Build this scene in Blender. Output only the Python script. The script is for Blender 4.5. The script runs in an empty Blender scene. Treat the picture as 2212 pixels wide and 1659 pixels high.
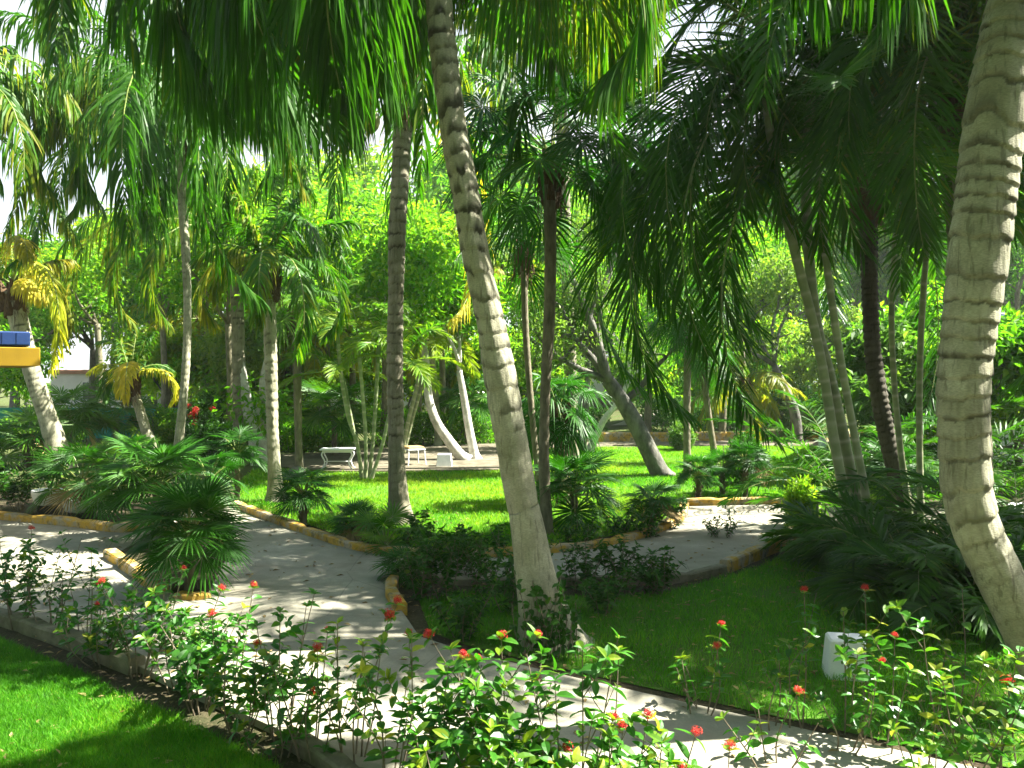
import bpy, math, random
import numpy as np
from mathutils import Vector
from mathutils.geometry import tessellate_polygon
rng = np.random.default_rng(11)
random.seed(5)
R = math.radians
sc = bpy.context.scene
COL = sc.collection

# ---------------------------------------------------------------- camera geometry
F, CX, HZ, CH = 1841.0, 1106.0, 815.0, 2.0        # focal length, centre column and horizon row (2212 px wide photo), eye height in metres
def gp(px, py, z=0.0):
    Y = F*(CH-z)/(py-HZ)
    return np.array([(px-CX)/F*Y, Y, z])
def pt(px, py, Y):
    return np.array([(px-CX)/F*Y, Y, CH-(py-HZ)/F*Y])
def gx(px, Y, z=0.0):
    return np.array([(px-CX)/F*Y, Y, z])

# ---------------------------------------------------------------- mesh building
class MB:
    def __init__(s): s.V=[]; s.F=[]; s.A=[]; s.M=[]; s.n=0
    def add(s, V, faces, v=0.5, m=0):
        V = np.asarray(V, float).reshape(-1,3)
        s.V.append(V); s.A.append(np.broadcast_to(np.asarray(v,float),(len(V),)))
        for f in (faces if isinstance(faces,(list,tuple)) else [faces]):
            f = np.asarray(f,int); s.F.append(f+s.n); s.M.append(np.full(len(f),m))
        s.n += len(V)
    def build(s, name, mats, parent=None, off=(0,0,0), smooth=False):
        V = np.concatenate(s.V)-np.asarray(off,float)
        me = bpy.data.meshes.new(name)
        cnt = np.concatenate([np.full(len(f),f.shape[1]) for f in s.F])
        loops = np.concatenate([f.ravel() for f in s.F])
        me.vertices.add(len(V)); me.vertices.foreach_set('co', V.ravel().astype(np.float32))
        me.loops.add(len(loops)); me.loops.foreach_set('vertex_index', loops.astype(np.int32))
        me.polygons.add(len(cnt))
        me.polygons.foreach_set('loop_start', np.concatenate([[0],np.cumsum(cnt)[:-1]]).astype(np.int32))
        me.polygons.foreach_set('material_index', np.concatenate(s.M).astype(np.int32))
        me.polygons.foreach_set('use_smooth', np.full(len(cnt), bool(smooth)))
        at = me.attributes.new('v','FLOAT','POINT')
        at.data.foreach_set('value', np.concatenate(s.A).astype(np.float32))
        for m in (mats if isinstance(mats,(list,tuple)) else [mats]): me.materials.append(m)
        me.update(calc_edges=True); me.validate()
        o = bpy.data.objects.new(name, me); COL.objects.link(o)
        if parent is not None: o.parent = parent
        else: o.location = off
        return o
def tag(o, label, cat, group=None):
    o['label'] = label; o['category'] = cat
    if group: o['group'] = group
    return o
def thing(name, label, cat, loc=(0,0,0), group=None):
    o = bpy.data.objects.new(name, None); COL.objects.link(o); o.location = loc
    o.empty_display_size = .2
    return tag(o, label, cat, group)
def struct(o, kind='structure'):
    o['kind'] = kind; return o

def nrm(a):
    return a/np.maximum(np.linalg.norm(a,axis=-1,keepdims=True),1e-9)
UP = np.array([0,0,1.0])

def hash3(ix,iy,iz,seed):
    h = (ix*374761393 + iy*668265263 + iz*2147483647%1274126177 + seed*974711) & 0x7fffffff
    h = ((h ^ (h>>13))*1274126177) & 0x7fffffff
    h = ((h ^ (h>>16))*1103515245) & 0x7fffffff
    return (h & 0xffff)/65535.0
def noise3(x,y,z,seed=0):
    x,y,z = np.broadcast_arrays(x,y,z)
    ix,iy,iz = (np.floor(a).astype(np.int64) for a in (x,y,z))
    fx,fy,fz = x-ix,y-iy,z-iz
    fx,fy,fz = (a*a*(3-2*a) for a in (fx,fy,fz))
    r = 0
    for a in (0,1):
        for b in (0,1):
            for c in (0,1):
                w = (fx if a else 1-fx)*(fy if b else 1-fy)*(fz if c else 1-fz)
                r = r + w*hash3(ix+a,iy+b,iz+c,seed)
    return r
def sstep(a,b,x):
    t = np.clip((x-a)/(b-a),0,1); return t*t*(3-2*t)

def spline(pts, step):
    """Catmull-Rom through rows of any width, resampled about every STEP along the first three columns."""
    P = np.asarray(pts,float)
    P = np.vstack([2*P[0]-P[1],P,2*P[-1]-P[-2]])
    out = []
    for i in range(1,len(P)-2):
        n = max(2,int(np.linalg.norm(P[i+1,:3]-P[i,:3])/step))
        t = np.linspace(0,1,n,endpoint=False)[:,None]
        a,b,c,d = P[i-1],P[i],P[i+1],P[i+2]
        out.append(.5*((2*b)+(c-a)*t+(2*a-5*b+4*c-d)*t*t+(3*b-a-3*c+d)*t**3))
    out.append(P[-2][None])
    return np.vstack(out)
def frames(P):
    T = nrm(np.gradient(P,axis=0))
    a = np.array([1,0,0.]) if abs(T[0,0])<.9 else np.array([0,1.,0])
    U = np.empty_like(P); u = nrm(a-T[0]*a.dot(T[0]))
    for i in range(len(P)):
        u = nrm(u-T[i]*u.dot(T[i])); U[i] = u
    return T,U,np.cross(T,U)
def tube(mb, P, r, n=8, v=.5, m=0, cap=True):
    P = np.asarray(P,float); r = np.broadcast_to(np.asarray(r,float),(len(P),))
    T,U,W = frames(P)
    a = np.linspace(0,2*np.pi,n,endpoint=False)
    V = P[:,None]+r[:,None,None]*(np.cos(a)[None,:,None]*U[:,None]+np.sin(a)[None,:,None]*W[:,None])
    k = len(P)
    i = np.arange(k-1)[:,None]*n; j = np.arange(n)[None]; j2 = (j+1)%n
    Q = np.stack([i+j,i+j2,i+n+j2,i+n+j],-1).reshape(-1,4)
    vv = np.repeat(np.broadcast_to(np.asarray(v,float),(k,)),n)
    V = V.reshape(-1,3)
    fs = [Q]
    if cap:
        V = np.vstack([V,P[:1],P[-1:]]); vv = np.concatenate([vv,vv[:1],vv[-1:]])
        j = np.arange(n)
        fs.append(np.stack([np.full(n,k*n),(j+1)%n,j],-1))
        fs.append(np.stack([np.full(n,k*n+1),(k-1)*n+j,(k-1)*n+(j+1)%n],-1))
    mb.add(V,fs,vv,m)
def box(mb, c, s, rz=0, v=.5, m=0, taper=(1,1), bev=.0):
    """Box with an optionally smaller top; bev cuts the vertical and top edges."""
    hx,hy,hz = s[0]/2,s[1]/2,s[2]/2
    def ring(x,y,b,z):
        if b<=0: return [(-x,-y,z),(x,-y,z),(x,y,z),(-x,y,z)]
        return [(-x+b,-y,z),(x-b,-y,z),(x,-y+b,z),(x,y-b,z),(x-b,y,z),(-x+b,y,z),(-x,y-b,z),(-x,-y+b,z)]
    tx,ty = hx*taper[0],hy*taper[1]
    rows = [ring(hx,hy,bev,-hz)]
    if bev>0: rows += [ring(tx,ty,bev,hz-bev),ring(tx-bev,ty-bev,bev*.5,hz)]
    else: rows += [ring(tx,ty,0,hz)]
    n = len(rows[0]); V = np.array([p for r_ in rows for p in r_],float)
    ca,sa = math.cos(rz),math.sin(rz)
    V = np.stack([V[:,0]*ca-V[:,1]*sa,V[:,0]*sa+V[:,1]*ca,V[:,2]],-1)+np.asarray(c,float)
    k = len(rows); i = np.arange(k-1)[:,None]*n; j = np.arange(n)[None]
    Q = np.stack([i+j,i+(j+1)%n,i+n+(j+1)%n,i+n+j],-1).reshape(-1,4)
    mb.add(V,[Q,np.arange(n)[::-1][None],(np.arange(n)+(k-1)*n)[None]],v,m)
def lathe(mb, c, prof, n=24, v=.5, m=0):
    a = np.linspace(0,2*np.pi,n,endpoint=False)
    V = np.array([[(c[0]+r*math.cos(t),c[1]+r*math.sin(t),c[2]+z) for t in a] for r,z in prof]).reshape(-1,3)
    k = len(prof); i = np.arange(k-1)[:,None]*n; j = np.arange(n)[None]
    Q = np.stack([i+j,i+(j+1)%n,i+n+(j+1)%n,i+n+j],-1).reshape(-1,4)
    mb.add(V,Q,v,m)
def in_poly(x,y,poly):
    r = np.zeros(len(x),bool); n = len(poly)
    for i in range(n):
        x0,y0 = poly[i][0],poly[i][1]; x1,y1 = poly[(i+1)%n][0],poly[(i+1)%n][1]
        if y0==y1: continue
        c = ((y0>y)!=(y1>y)) & (x < (x1-x0)*(y-y0)/(y1-y0)+x0)
        r ^= c
    return r
def sheet(name, poly, z, mat, skirt=0.0):
    P = [Vector((p[0],p[1],z)) for p in poly]
    tr = tessellate_polygon([P])
    mb = MB(); V = np.array([tuple(p) for p in P]); n = len(P)
    tri = []
    for a,b,c in tr:
        nz = (V[b]-V[a])[0]*(V[c]-V[a])[1]-(V[b]-V[a])[1]*(V[c]-V[a])[0]
        tri.append((a,b,c) if nz>0 else (a,c,b))
    mb.add(V,np.array(tri))
    if skirt>0:
        W = np.vstack([V,V-np.array([0,0,skirt])]); i = np.arange(n); j = (i+1)%n
        area = sum(V[k][0]*V[(k+1)%n][1]-V[(k+1)%n][0]*V[k][1] for k in range(n))
        q = np.stack([i,i+n,j+n,j],-1) if area>0 else np.stack([i,j,j+n,i+n],-1)
        mb.add(W,q)
    return struct(mb.build(name,mat))

# ---------------------------------------------------------------- materials
def newmat(name):
    m = bpy.data.materials.new(name); m.use_nodes = True
    nt = m.node_tree
    for n in list(nt.nodes): nt.nodes.remove(n)
    out = nt.nodes.new('ShaderNodeOutputMaterial')
    return m, nt, out
class NG:
    def __init__(s, nt): s.nt = nt
    def n(s, t, **kw):
        x = s.nt.nodes.new(t)
        for k,v in kw.items(): setattr(x,k,v)
        return x
    def l(s, a, b): s.nt.links.new(a,b)
    def put(s, sock, val):
        if isinstance(val, bpy.types.NodeSocket): s.l(val,sock)
        else: sock.default_value = val
    def noise(s, vec, scale, detail=4, rough=.55):
        x = s.n('ShaderNodeTexNoise'); s.put(x.inputs['Vector'],vec)
        x.inputs['Scale'].default_value = scale; x.inputs['Detail'].default_value = detail; x.inputs['Roughness'].default_value = rough
        return x.outputs['Fac']
    def ramp(s, fac, stops, interp='LINEAR'):
        x = s.n('ShaderNodeValToRGB'); x.color_ramp.interpolation = interp
        e = x.color_ramp.elements
        while len(e)<len(stops): e.new(.5)
        for el,(p,c) in zip(e,stops):
            el.position = p; el.color = (c,c,c,1) if isinstance(c,(int,float)) else (*c,1)
        s.put(x.inputs['Fac'],fac); return x.outputs['Color']
    def mix(s, fac, a, b, mode='MIX'):
        x = s.n('ShaderNodeMix', data_type='RGBA', blend_type=mode)
        s.put(x.inputs['Factor'],fac)
        for i,c in ((6,a),(7,b)):
            s.put(x.inputs[i], c if isinstance(c,bpy.types.NodeSocket) else (*c,1))
        return x.outputs[2]
    def math(s, op, a, b=0.0):
        x = s.n('ShaderNodeMath', operation=op); s.put(x.inputs[0],a); s.put(x.inputs[1],b); return x.outputs[0]
    def obco(s): return s.n('ShaderNodeTexCoord').outputs['Object']
    def geo(s): return s.n('ShaderNodeNewGeometry').outputs['Position']
    def attr(s): return s.n('ShaderNodeAttribute', attribute_name='v').outputs['Fac']
    def scale(s, vec, xyz):
        x = s.n('ShaderNodeMapping'); s.l(vec,x.inputs['Vector']); x.inputs['Scale'].default_value = xyz; return x.outputs[0]
    def bump(s, h, strength=.4, dist=.02):
        x = s.n('ShaderNodeBump'); s.put(x.inputs['Height'],h)
        x.inputs['Strength'].default_value = strength; x.inputs['Distance'].default_value = dist; return x.outputs[0]
    def bsdf(s, col, rough=.6, spec=.4, normal=None):
        x = s.n('ShaderNodeBsdfPrincipled'); s.put(x.inputs['Base Color'], col if isinstance(col,bpy.types.NodeSocket) else (*col,1))
        s.put(x.inputs['Roughness'],rough); x.inputs['Specular IOR Level'].default_value = spec
        if normal is not None: s.l(normal,x.inputs['Normal'])
        return x.outputs[0]
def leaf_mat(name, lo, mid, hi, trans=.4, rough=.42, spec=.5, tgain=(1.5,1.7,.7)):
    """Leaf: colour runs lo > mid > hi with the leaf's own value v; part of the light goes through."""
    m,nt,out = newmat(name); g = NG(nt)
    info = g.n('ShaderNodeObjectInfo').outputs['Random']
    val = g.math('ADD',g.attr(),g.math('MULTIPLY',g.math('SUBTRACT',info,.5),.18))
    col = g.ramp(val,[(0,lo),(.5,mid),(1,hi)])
    col = g.mix(g.ramp(g.noise(g.obco(),9,2),[(.35,0.0),(.75,.35)]),col,tuple(c*.6 for c in lo))
    b = g.bsdf(col,rough,spec)
    tcol = g.mix(1.0,col,tgain,'MULTIPLY')
    t = g.n('ShaderNodeBsdfTranslucent'); g.l(tcol,t.inputs['Color'])
    mx = g.n('ShaderNodeMixShader'); mx.inputs[0].default_value = trans
    g.l(b,mx.inputs[1]); g.l(t.outputs[0],mx.inputs[2]); g.l(mx.outputs[0],out.inputs['Surface'])
    return m
def simple_mat(name, lo, hi, scale=8, rough=.7, spec=.3, bump=.3, detail=5, stretch=(1,1,1), dist=.02):
    m,nt,out = newmat(name); g = NG(nt)
    co = g.scale(g.obco(),stretch)
    f = g.noise(co,scale,detail,.6)
    col = g.ramp(f,[(.3,lo),(.7,hi)])
    h = g.noise(co,scale*4,4,.6)
    g.l(g.bsdf(col,rough,spec,g.bump(h,bump,dist)),out.inputs['Surface'])
    return m
def coconut_bark(name, dark, lo, hi, green=0.0):
    m,nt,out = newmat(name); g = NG(nt)
    co = g.obco(); v = g.attr()
    f = g.noise(co,3.5,6,.65)
    col = g.ramp(f,[(.3,lo),(.68,hi)])
    crack = g.noise(g.scale(co,(34,34,5)),1.0,3,.6)
    cm = g.ramp(crack,[(.34,1.0),(.45,0.0)])
    col = g.mix(g.math('MULTIPLY',cm,.55),col,tuple(c*.38 for c in lo))
    fine = g.noise(g.scale(co,(60,60,170)),1.0,2,.5)
    col = g.mix(g.ramp(fine,[(.35,.4),(.65,0.0)]),col,tuple(c*.6 for c in lo))
    lich = g.ramp(g.noise(co,1.3,4,.6),[(.56,0.0),(.68,.55)])
    col = g.mix(lich,col,(hi[0]*1.08,hi[1]*1.1,hi[2]*1.0))
    moss = g.ramp(g.noise(co,2.2,4,.6),[(.55,0.0),(.75,green)])
    col = g.mix(moss,col,(.07,.10,.03))
    col = g.mix(v,col,dark)
    hgt = g.math('ADD',g.math('MULTIPLY',crack,.8),g.math('MULTIPLY',fine,.35))
    g.l(g.bsdf(col,.85,.2,g.bump(hgt,.6,.012)),out.inputs['Surface'])
    return m

M = {}
M['coco'] = leaf_mat('coconut_leaf',(.017,.080,.004),(.052,.165,.007),(.36,.30,.02),.48,.45,.22)
M['areca'] = leaf_mat('areca_leaf',(.016,.075,.004),(.058,.170,.006),(.24,.32,.02),.44,.45,.22)
M['fan'] = leaf_mat('fan_palm_leaf',(.014,.075,.005),(.036,.140,.007),(.17,.28,.02),.34,.48,.25,(1.3,1.7,.6))
M['ixora'] = leaf_mat('ixora_leaf',(.018,.090,.010),(.045,.175,.012),(.34,.36,.02),.40,.38,.40)
M['shrub'] = leaf_mat('shrub_leaf',(.013,.065,.005),(.042,.140,.008),(.16,.26,.02),.38,.45,.28)
M['tree'] = leaf_mat('tree_leaf',(.045,.15,.008),(.10,.27,.012),(.28,.38,.025),.60,.5,.2)
M['olive'] = leaf_mat('small_tree_leaf',(.05,.12,.022),(.11,.22,.035),(.24,.32,.05),.44,.45,.3)
M['grass'] = leaf_mat('grass_blade',(.035,.150,.008),(.090,.300,.012),(.28,.40,.03),.45,.55,.15)
M['yellow_leaf'] = leaf_mat('yellow_frond',(.13,.28,.010),(.38,.44,.020),(.60,.48,.05),.52,.5,.2,(1.3,1.35,.6))
M['dry'] = leaf_mat('dry_frond',(.16,.12,.05),(.30,.22,.09),(.45,.36,.16),.25,.7,.2,(1.2,1.1,.8))
M['petal'] = leaf_mat('red_petal',(.50,.020,.020),(.62,.040,.028),(.70,.13,.08),.30,.5,.3,(1.2,.9,.9))
M['stem_green'] = simple_mat('green_stem',(.10,.16,.05),(.20,.25,.09),6,.5,.4,.1)
M['rachis'] = simple_mat('frond_stalk',(.10,.17,.03),(.24,.28,.06),5,.45,.4,.1)
M['twig'] = simple_mat('woody_twig',(.10,.08,.05),(.24,.20,.14),20,.8,.2,.3)
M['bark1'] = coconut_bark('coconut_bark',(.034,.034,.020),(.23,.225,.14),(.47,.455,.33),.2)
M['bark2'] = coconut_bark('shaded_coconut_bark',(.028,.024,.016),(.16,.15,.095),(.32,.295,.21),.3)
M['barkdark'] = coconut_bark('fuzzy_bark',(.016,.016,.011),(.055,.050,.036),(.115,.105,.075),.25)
M['bark_thin'] = simple_mat('fan_palm_bark',(.085,.08,.05),(.25,.225,.145),14,.85,.2,.6,6,(1,1,.35))
M['bark_white'] = simple_mat('pale_bark',(.28,.27,.22),(.62,.60,.54),6,.8,.2,.5)
M['bark_grey'] = simple_mat('grey_bark',(.045,.045,.036),(.20,.195,.16),7,.85,.2,.7,6,(1,1,.5))
M['cane'] = None
M['fibre'] = simple_mat('palm_fibre',(.05,.032,.018),(.17,.11,.06),18,.9,.15,.8,5,(3,3,.6))
M['bract'] = simple_mat('dry_bract',(.32,.24,.14),(.55,.44,.29),10,.8,.2,.4,5,(2,2,.5))
M['coconut'] = simple_mat('coconut_husk',(.09,.13,.025),(.24,.24,.05),7,.45,.4,.2)
M['white'] = simple_mat('white_paint',(.72,.74,.73),(.84,.85,.84),9,.55,.35,.15)
M['whitewall'] = simple_mat('white_wall',(.66,.66,.64),(.80,.80,.78),1.2,.8,.2,.1)
M['yellowwall'] = simple_mat('yellow_wall',(.23,.145,.008),(.31,.195,.010),2,.75,.2,.1)
M['blue'] = simple_mat('blue_trim',(.008,.03,.11),(.014,.045,.16),4,.5,.4,.1)
M['roofpink'] = simple_mat('terracotta_edge',(.38,.18,.13),(.50,.28,.21),5,.8,.2,.3)
M['glass'] = simple_mat('window_glass',(.02,.03,.04),(.05,.06,.07),2,.1,.6,.02)
M['tarp'] = simple_mat('green_netting',(.02,.16,.10),(.04,.26,.17),4,.8,.2,.4)
M['cushion'] = simple_mat('tan_cushion',(.36,.24,.10),(.48,.34,.16),12,.9,.1,.2)
M['darkhole'] = simple_mat('dark_recess',(.02,.02,.02),(.04,.04,.035),9,.8,.2,.2)
def cane_mat():
    m,nt,out = newmat('ringed_cane'); g = NG(nt)
    co = g.obco(); v = g.attr()
    col = g.ramp(g.noise(co,3,4,.6),[(.3,(.13,.17,.07)),(.7,(.30,.34,.17))])
    col = g.mix(v,col,(.40,.38,.27))
    g.l(g.bsdf(col,.5,.4,g.bump(g.noise(co,30,3),.15,.01)),out.inputs['Surface'])
    return m
M['cane'] = cane_mat()
def concrete():
    m,nt,out = newmat('path_concrete'); g = NG(nt)
    co = g.geo()
    big = g.noise(co,.7,5,.6); mid = g.noise(co,5,6,.65); fine = g.noise(co,60,4,.7)
    col = g.ramp(mid,[(.25,(.23,.222,.162)),(.75,(.40,.388,.30))])
    col = g.mix(g.ramp(big,[(.38,.75),(.60,0.0)]),col,(.22,.205,.15))
    col = g.mix(g.ramp(g.noise(co,2.2,6,.7),[(.52,0.0),(.66,.6)]),col,(.19,.17,.115))
    col = g.mix(g.ramp(fine,[(.35,.5),(.55,0.0)]),col,(.20,.19,.16))
    vor = g.n('ShaderNodeTexVoronoi', feature='DISTANCE_TO_EDGE'); vor.inputs['Scale'].default_value = .75
    g.l(g.mix(.12,co,g.n('ShaderNodeTexNoise').outputs['Color']),vor.inputs['Vector'])
    col = g.mix(g.ramp(vor.outputs['Distance'],[(.0,.55),(.0035,0.0)]),col,(.11,.10,.075))
    g.l(g.bsdf(col,.88,.2,g.bump(g.math('ADD',fine,mid),.35,.008)),out.inputs['Surface'])
    return m
M['path'] = concrete()
M['patio'] = simple_mat('patio_earth',(.07,.062,.04),(.19,.17,.12),3,.9,.15,.4,6)
def kerbmat():
    m,nt,out = newmat('worn_yellow_paint'); g = NG(nt)
    co = g.geo()
    col = g.ramp(g.noise(co,2.5,5,.6),[(.3,(.34,.21,.035)),(.7,(.54,.33,.04))])
    wear = g.ramp(g.noise(co,4.0,7,.72),[(.46,0.0),(.58,.9)])
    col = g.mix(wear,col,(.33,.30,.24))
    col = g.mix(g.ramp(g.noise(co,11,5,.7),[(.50,0.0),(.66,.8)]),col,(.09,.085,.045))
    g.l(g.bsdf(col,.8,.25,g.bump(g.noise(co,30,5,.7),.5,.012)),out.inputs['Surface'])
    return m
M['kerb'] = kerbmat()
M['oldkerb'] = simple_mat('bare_kerb',(.065,.063,.036),(.24,.225,.15),5,.85,.2,.5,6)
def soilmat(name, lo, hi, green, gcol):
    m,nt,out = newmat(name); g = NG(nt)
    co = g.geo()
    col = g.ramp(g.noise(co,6,7,.7),[(.3,lo),(.7,hi)])
    col = g.mix(g.ramp(g.noise(co,1.1,5,.65),[(.40,green),(.62,0.0)]),col,gcol)
    col = g.mix(g.ramp(g.noise(co,45,3,.7),[(.56,0.0),(.7,.6)]),col,(.22,.17,.10))
    g.l(g.bsdf(col,.95,.1,g.bump(g.noise(co,25,6,.7),.8,.03)),out.inputs['Surface'])
    return m
M['soil'] = soilmat('garden_soil',(.030,.024,.015),(.095,.072,.045),.45,(.035,.060,.015))
M['ground'] = soilmat('rough_grass',(.035,.060,.014),(.075,.115,.025),.5,(.10,.085,.045))
M['lawn'] = soilmat('lawn_thatch',(.035,.110,.008),(.075,.190,.014),.3,(.10,.16,.02))
# ---------------------------------------------------------------- plants: leaves
def frond(name, parent, base, az, el, L, droop, mat, n=70, ll=.75, lw=.036, hang=.5, vee=.25, v0=.4, curl=0., off=(0,0,0), stalk=.17, rw=.022, tipv=.0, mesh=None):
    """One feather-shaped palm leaf: a bending stalk with a row of hanging leaflets along either side."""
    k = 16
    t = np.linspace(0,1,k)
    th = el-droop*t**1.25; az_t = az+curl*t**1.5
    H = np.stack([np.cos(az_t),np.sin(az_t),np.zeros(k)],-1)
    T = H*np.cos(th)[:,None]+UP*np.sin(th)[:,None]
    P = np.asarray(base,float)+np.concatenate([np.zeros((1,3)),np.cumsum((T[1:]+T[:-1])/2,0)*L/(k-1)])
    mb = MB()
    tube(mb,P,rw*(1-.86*t),6,v0,1)
    S = np.stack([-np.sin(az_t),np.cos(az_t),np.zeros(k)],-1)
    roll = rng.normal(0,.22)
    N = nrm(np.cross(T,S)); N = np.where(N[:,2:3]<0,-N,N) if el<1.2 else N
    S,N = S*math.cos(roll)+N*math.sin(roll), N*math.cos(roll)-S*math.sin(roll)
    for sg in (-1,1):
        tt = np.clip(np.linspace(stalk,.995,n)+rng.normal(0,.25/n,n),0,1)
        f = tt*(k-1); i = np.minimum(f.astype(int),k-2); w = (f-i)[:,None]
        p = P[i]*(1-w)+P[i+1]*w; Tk = nrm(T[i]*(1-w)+T[i+1]*w); Sk = S[i]*sg; Nk = N[i]
        u = (tt-stalk)/(1-stalk)
        al = R(72)-R(48)*u+rng.normal(0,.07,n)
        be = vee+rng.normal(0,.16,n)
        d0 = np.cos(al)[:,None]*Tk+np.sin(al)[:,None]*(Sk*np.cos(be)[:,None]+Nk*np.sin(be)[:,None])
        le = ll*(.42+.62*np.sin(np.pi*np.clip(u*.85+.12,0,1)))*(1+rng.normal(0,.07,n))
        le = np.where(rng.random(n)<.08,le*rng.uniform(.1,.6,n),le); tipv = tipv+max(0,rng.normal(.05,.12))
        h = np.clip(hang*(1+rng.normal(0,.25,n)),0,1.6)
        ss = np.array([0,.12,.4,.72,1.0]); ww = np.array([.35,.9,1.0,.7,.06])*lw/2
        q = p.copy(); rows = []
        tw = rng.normal(.5,.35,n)*sg
        for j,s in enumerate(ss):
            b = h[:,None]*s*1.25
            d = nrm(d0*np.maximum(1-.75*b,.1)-UP*b)
            if j: q = q+d*(le*(s-ss[j-1]))[:,None]
            W0 = nrm(Tk-d*(Tk*d).sum(-1,keepdims=True)); B = np.cross(d,W0)
            Wv = W0*np.cos(tw)[:,None]+B*np.sin(tw)[:,None]
            rows += [q-Wv*ww[j],q+Wv*ww[j]]
        V = np.stack(rows,1)
        idx = np.arange(n)[:,None]*10
        fs = [np.concatenate([idx+2*j,idx+2*j+1,idx+2*j+3,idx+2*j+2],1) for j in range(4)]
        vl = np.clip(v0+rng.normal(0,.10,n),0,1)[:,None]+np.linspace(0,tipv,5).repeat(2)[None]
        mb.add(V,np.concatenate(fs),np.clip(vl,0,1).ravel(),0)
    return mb.build(name,[mat,M['rachis']],parent,off)

def fan(name, parent, base, az, el, pl, Rr, mat, nseg=30, spread=2.6, v0=.4, droop=.35, face=0., off=(0,0,0), pw=.011, cup=.12):
    """One fan-shaped palm leaf: a bending stalk that carries a pleated disc of pointed blades."""
    mb = MB()
    k = 7; t = np.linspace(0,1,k)
    th = el-.45*t**2
    H = np.array([math.cos(az),math.sin(az),0]); S = np.array([-math.sin(az),math.cos(az),0])
    T = H*np.cos(th)[:,None]+UP*np.sin(th)[:,None]
    P = np.asarray(base,float)+np.concatenate([np.zeros((1,3)),np.cumsum((T[1:]+T[:-1])/2,0)*pl/(k-1)])
    tube(mb,P,pw*(1-.45*t),5,.4,1)
    a = th[-1]-.35+face
    A = H*math.cos(a)+UP*math.sin(a); N = nrm(np.cross(A,S))
    if N[2]<0: N = -N
    roll = rng.normal(0,.25); S,N = S*math.cos(roll)+N*math.sin(roll), N*math.cos(roll)-S*math.sin(roll)
    ph = np.linspace(-spread,spread,nseg)+rng.normal(0,.025,nseg); dphi = 2*spread/(nseg-1)
    D = np.cos(ph)[:,None]*A+np.sin(ph)[:,None]*S+N*cup
    D = nrm(D); Q = nrm(-np.sin(ph)[:,None]*A+np.cos(ph)[:,None]*S)
    le = Rr*(.80+.20*np.cos(ph/2))*(1+rng.normal(0,.05,nseg))
    dr = droop*(1+rng.normal(0,.3,nseg))
    hub = P[-1]
    def row(s, wf, side, lift):
        c = hub+D*(le*s)[:,None]-UP*(dr*le*s**2.6)[:,None]
        return c+Q*(side*wf*le)[:,None]+N*(lift*le)[:,None]
    hw = .5*dphi
    V = np.stack([row(.02,0,0,0),
                  row(.36,.36*hw,-1,0),row(.36,0,0,.018),row(.36,.36*hw,1,0),
                  row(.64,.34*hw,-1,0),row(.64,0,0,.016),row(.64,.34*hw,1,0),
                  row(.86,.15*hw,-1,0),row(.86,0,0,.006),row(.86,.15*hw,1,0),
                  row(1.0,0,0,0)],1)
    b = np.arange(nseg)[:,None]*11
    tri = np.concatenate([b+np.array([[0,1,2]]),b+np.array([[0,2,3]]),b+np.array([[7,10,8]]),b+np.array([[8,10,9]])])
    quad = np.concatenate([b+np.array([[1,4,5,2]]),b+np.array([[2,5,6,3]]),b+np.array([[4,7,8,5]]),b+np.array([[5,8,9,6]])])
    v = np.repeat(np.clip(v0+rng.normal(0,.05,nseg),0,1),11)
    mb.add(V,[tri,quad],v,0)
    return mb.build(name,[mat,M['rachis']],parent,off)

SS = np.array([0,.22,.5,.78,1.0]); SW = np.array([.06,.80,1.0,.66,.03])
def blades(mb, B, D, U, ln, wd, v, curve=.25, fold=.18, m=0):
    """Oval leaves: base points B, directions D, upper-side normals U, lengths, widths."""
    n = len(B); D = nrm(D); W = nrm(np.cross(D,U)); U = nrm(np.cross(W,D))
    rows = []
    for s,w in zip(SS,SW):
        c = B+D*(ln*s)[:,None]-U*(ln*curve*s*s)[:,None]
        rows += [c-W*(wd*.5*w)[:,None]+U*(wd*fold*w)[:,None], c, c+W*(wd*.5*w)[:,None]+U*(wd*fold*w)[:,None]]
    V = np.stack(rows,1); b = np.arange(n)[:,None]*15
    fs = []
    for j in range(4):
        o = 3*j
        fs += [b+np.array([[o,o+1,o+4,o+3]]),b+np.array([[o+1,o+2,o+5,o+4]])]
    mb.add(V,np.concatenate(fs),np.repeat(v,15),m)
def leaves4(mb, B, D, U, ln, wd, v, m=0):
    """Small four-cornered leaves folded along the middle, for crowns seen from afar."""
    n = len(B); D = nrm(D); W = nrm(np.cross(D,U)); U = nrm(np.cross(W,D))
    mid = B+D*(ln*.45)[:,None]
    V = np.stack([B,mid-W*(wd*.5)[:,None]+U*(wd*.15)[:,None],B+D*ln[:,None]-U*(ln*.15)[:,None],mid+W*(wd*.5)[:,None]+U*(wd*.15)[:,None]],1)
    b = np.arange(n)[:,None]*4
    mb.add(V,np.concatenate([b+np.array([[0,2,1]]),b+np.array([[0,3,2]])]),np.repeat(v,4),m)
def rdir(n):
    return nrm(rng.normal(0,1,(n,3)))

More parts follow.
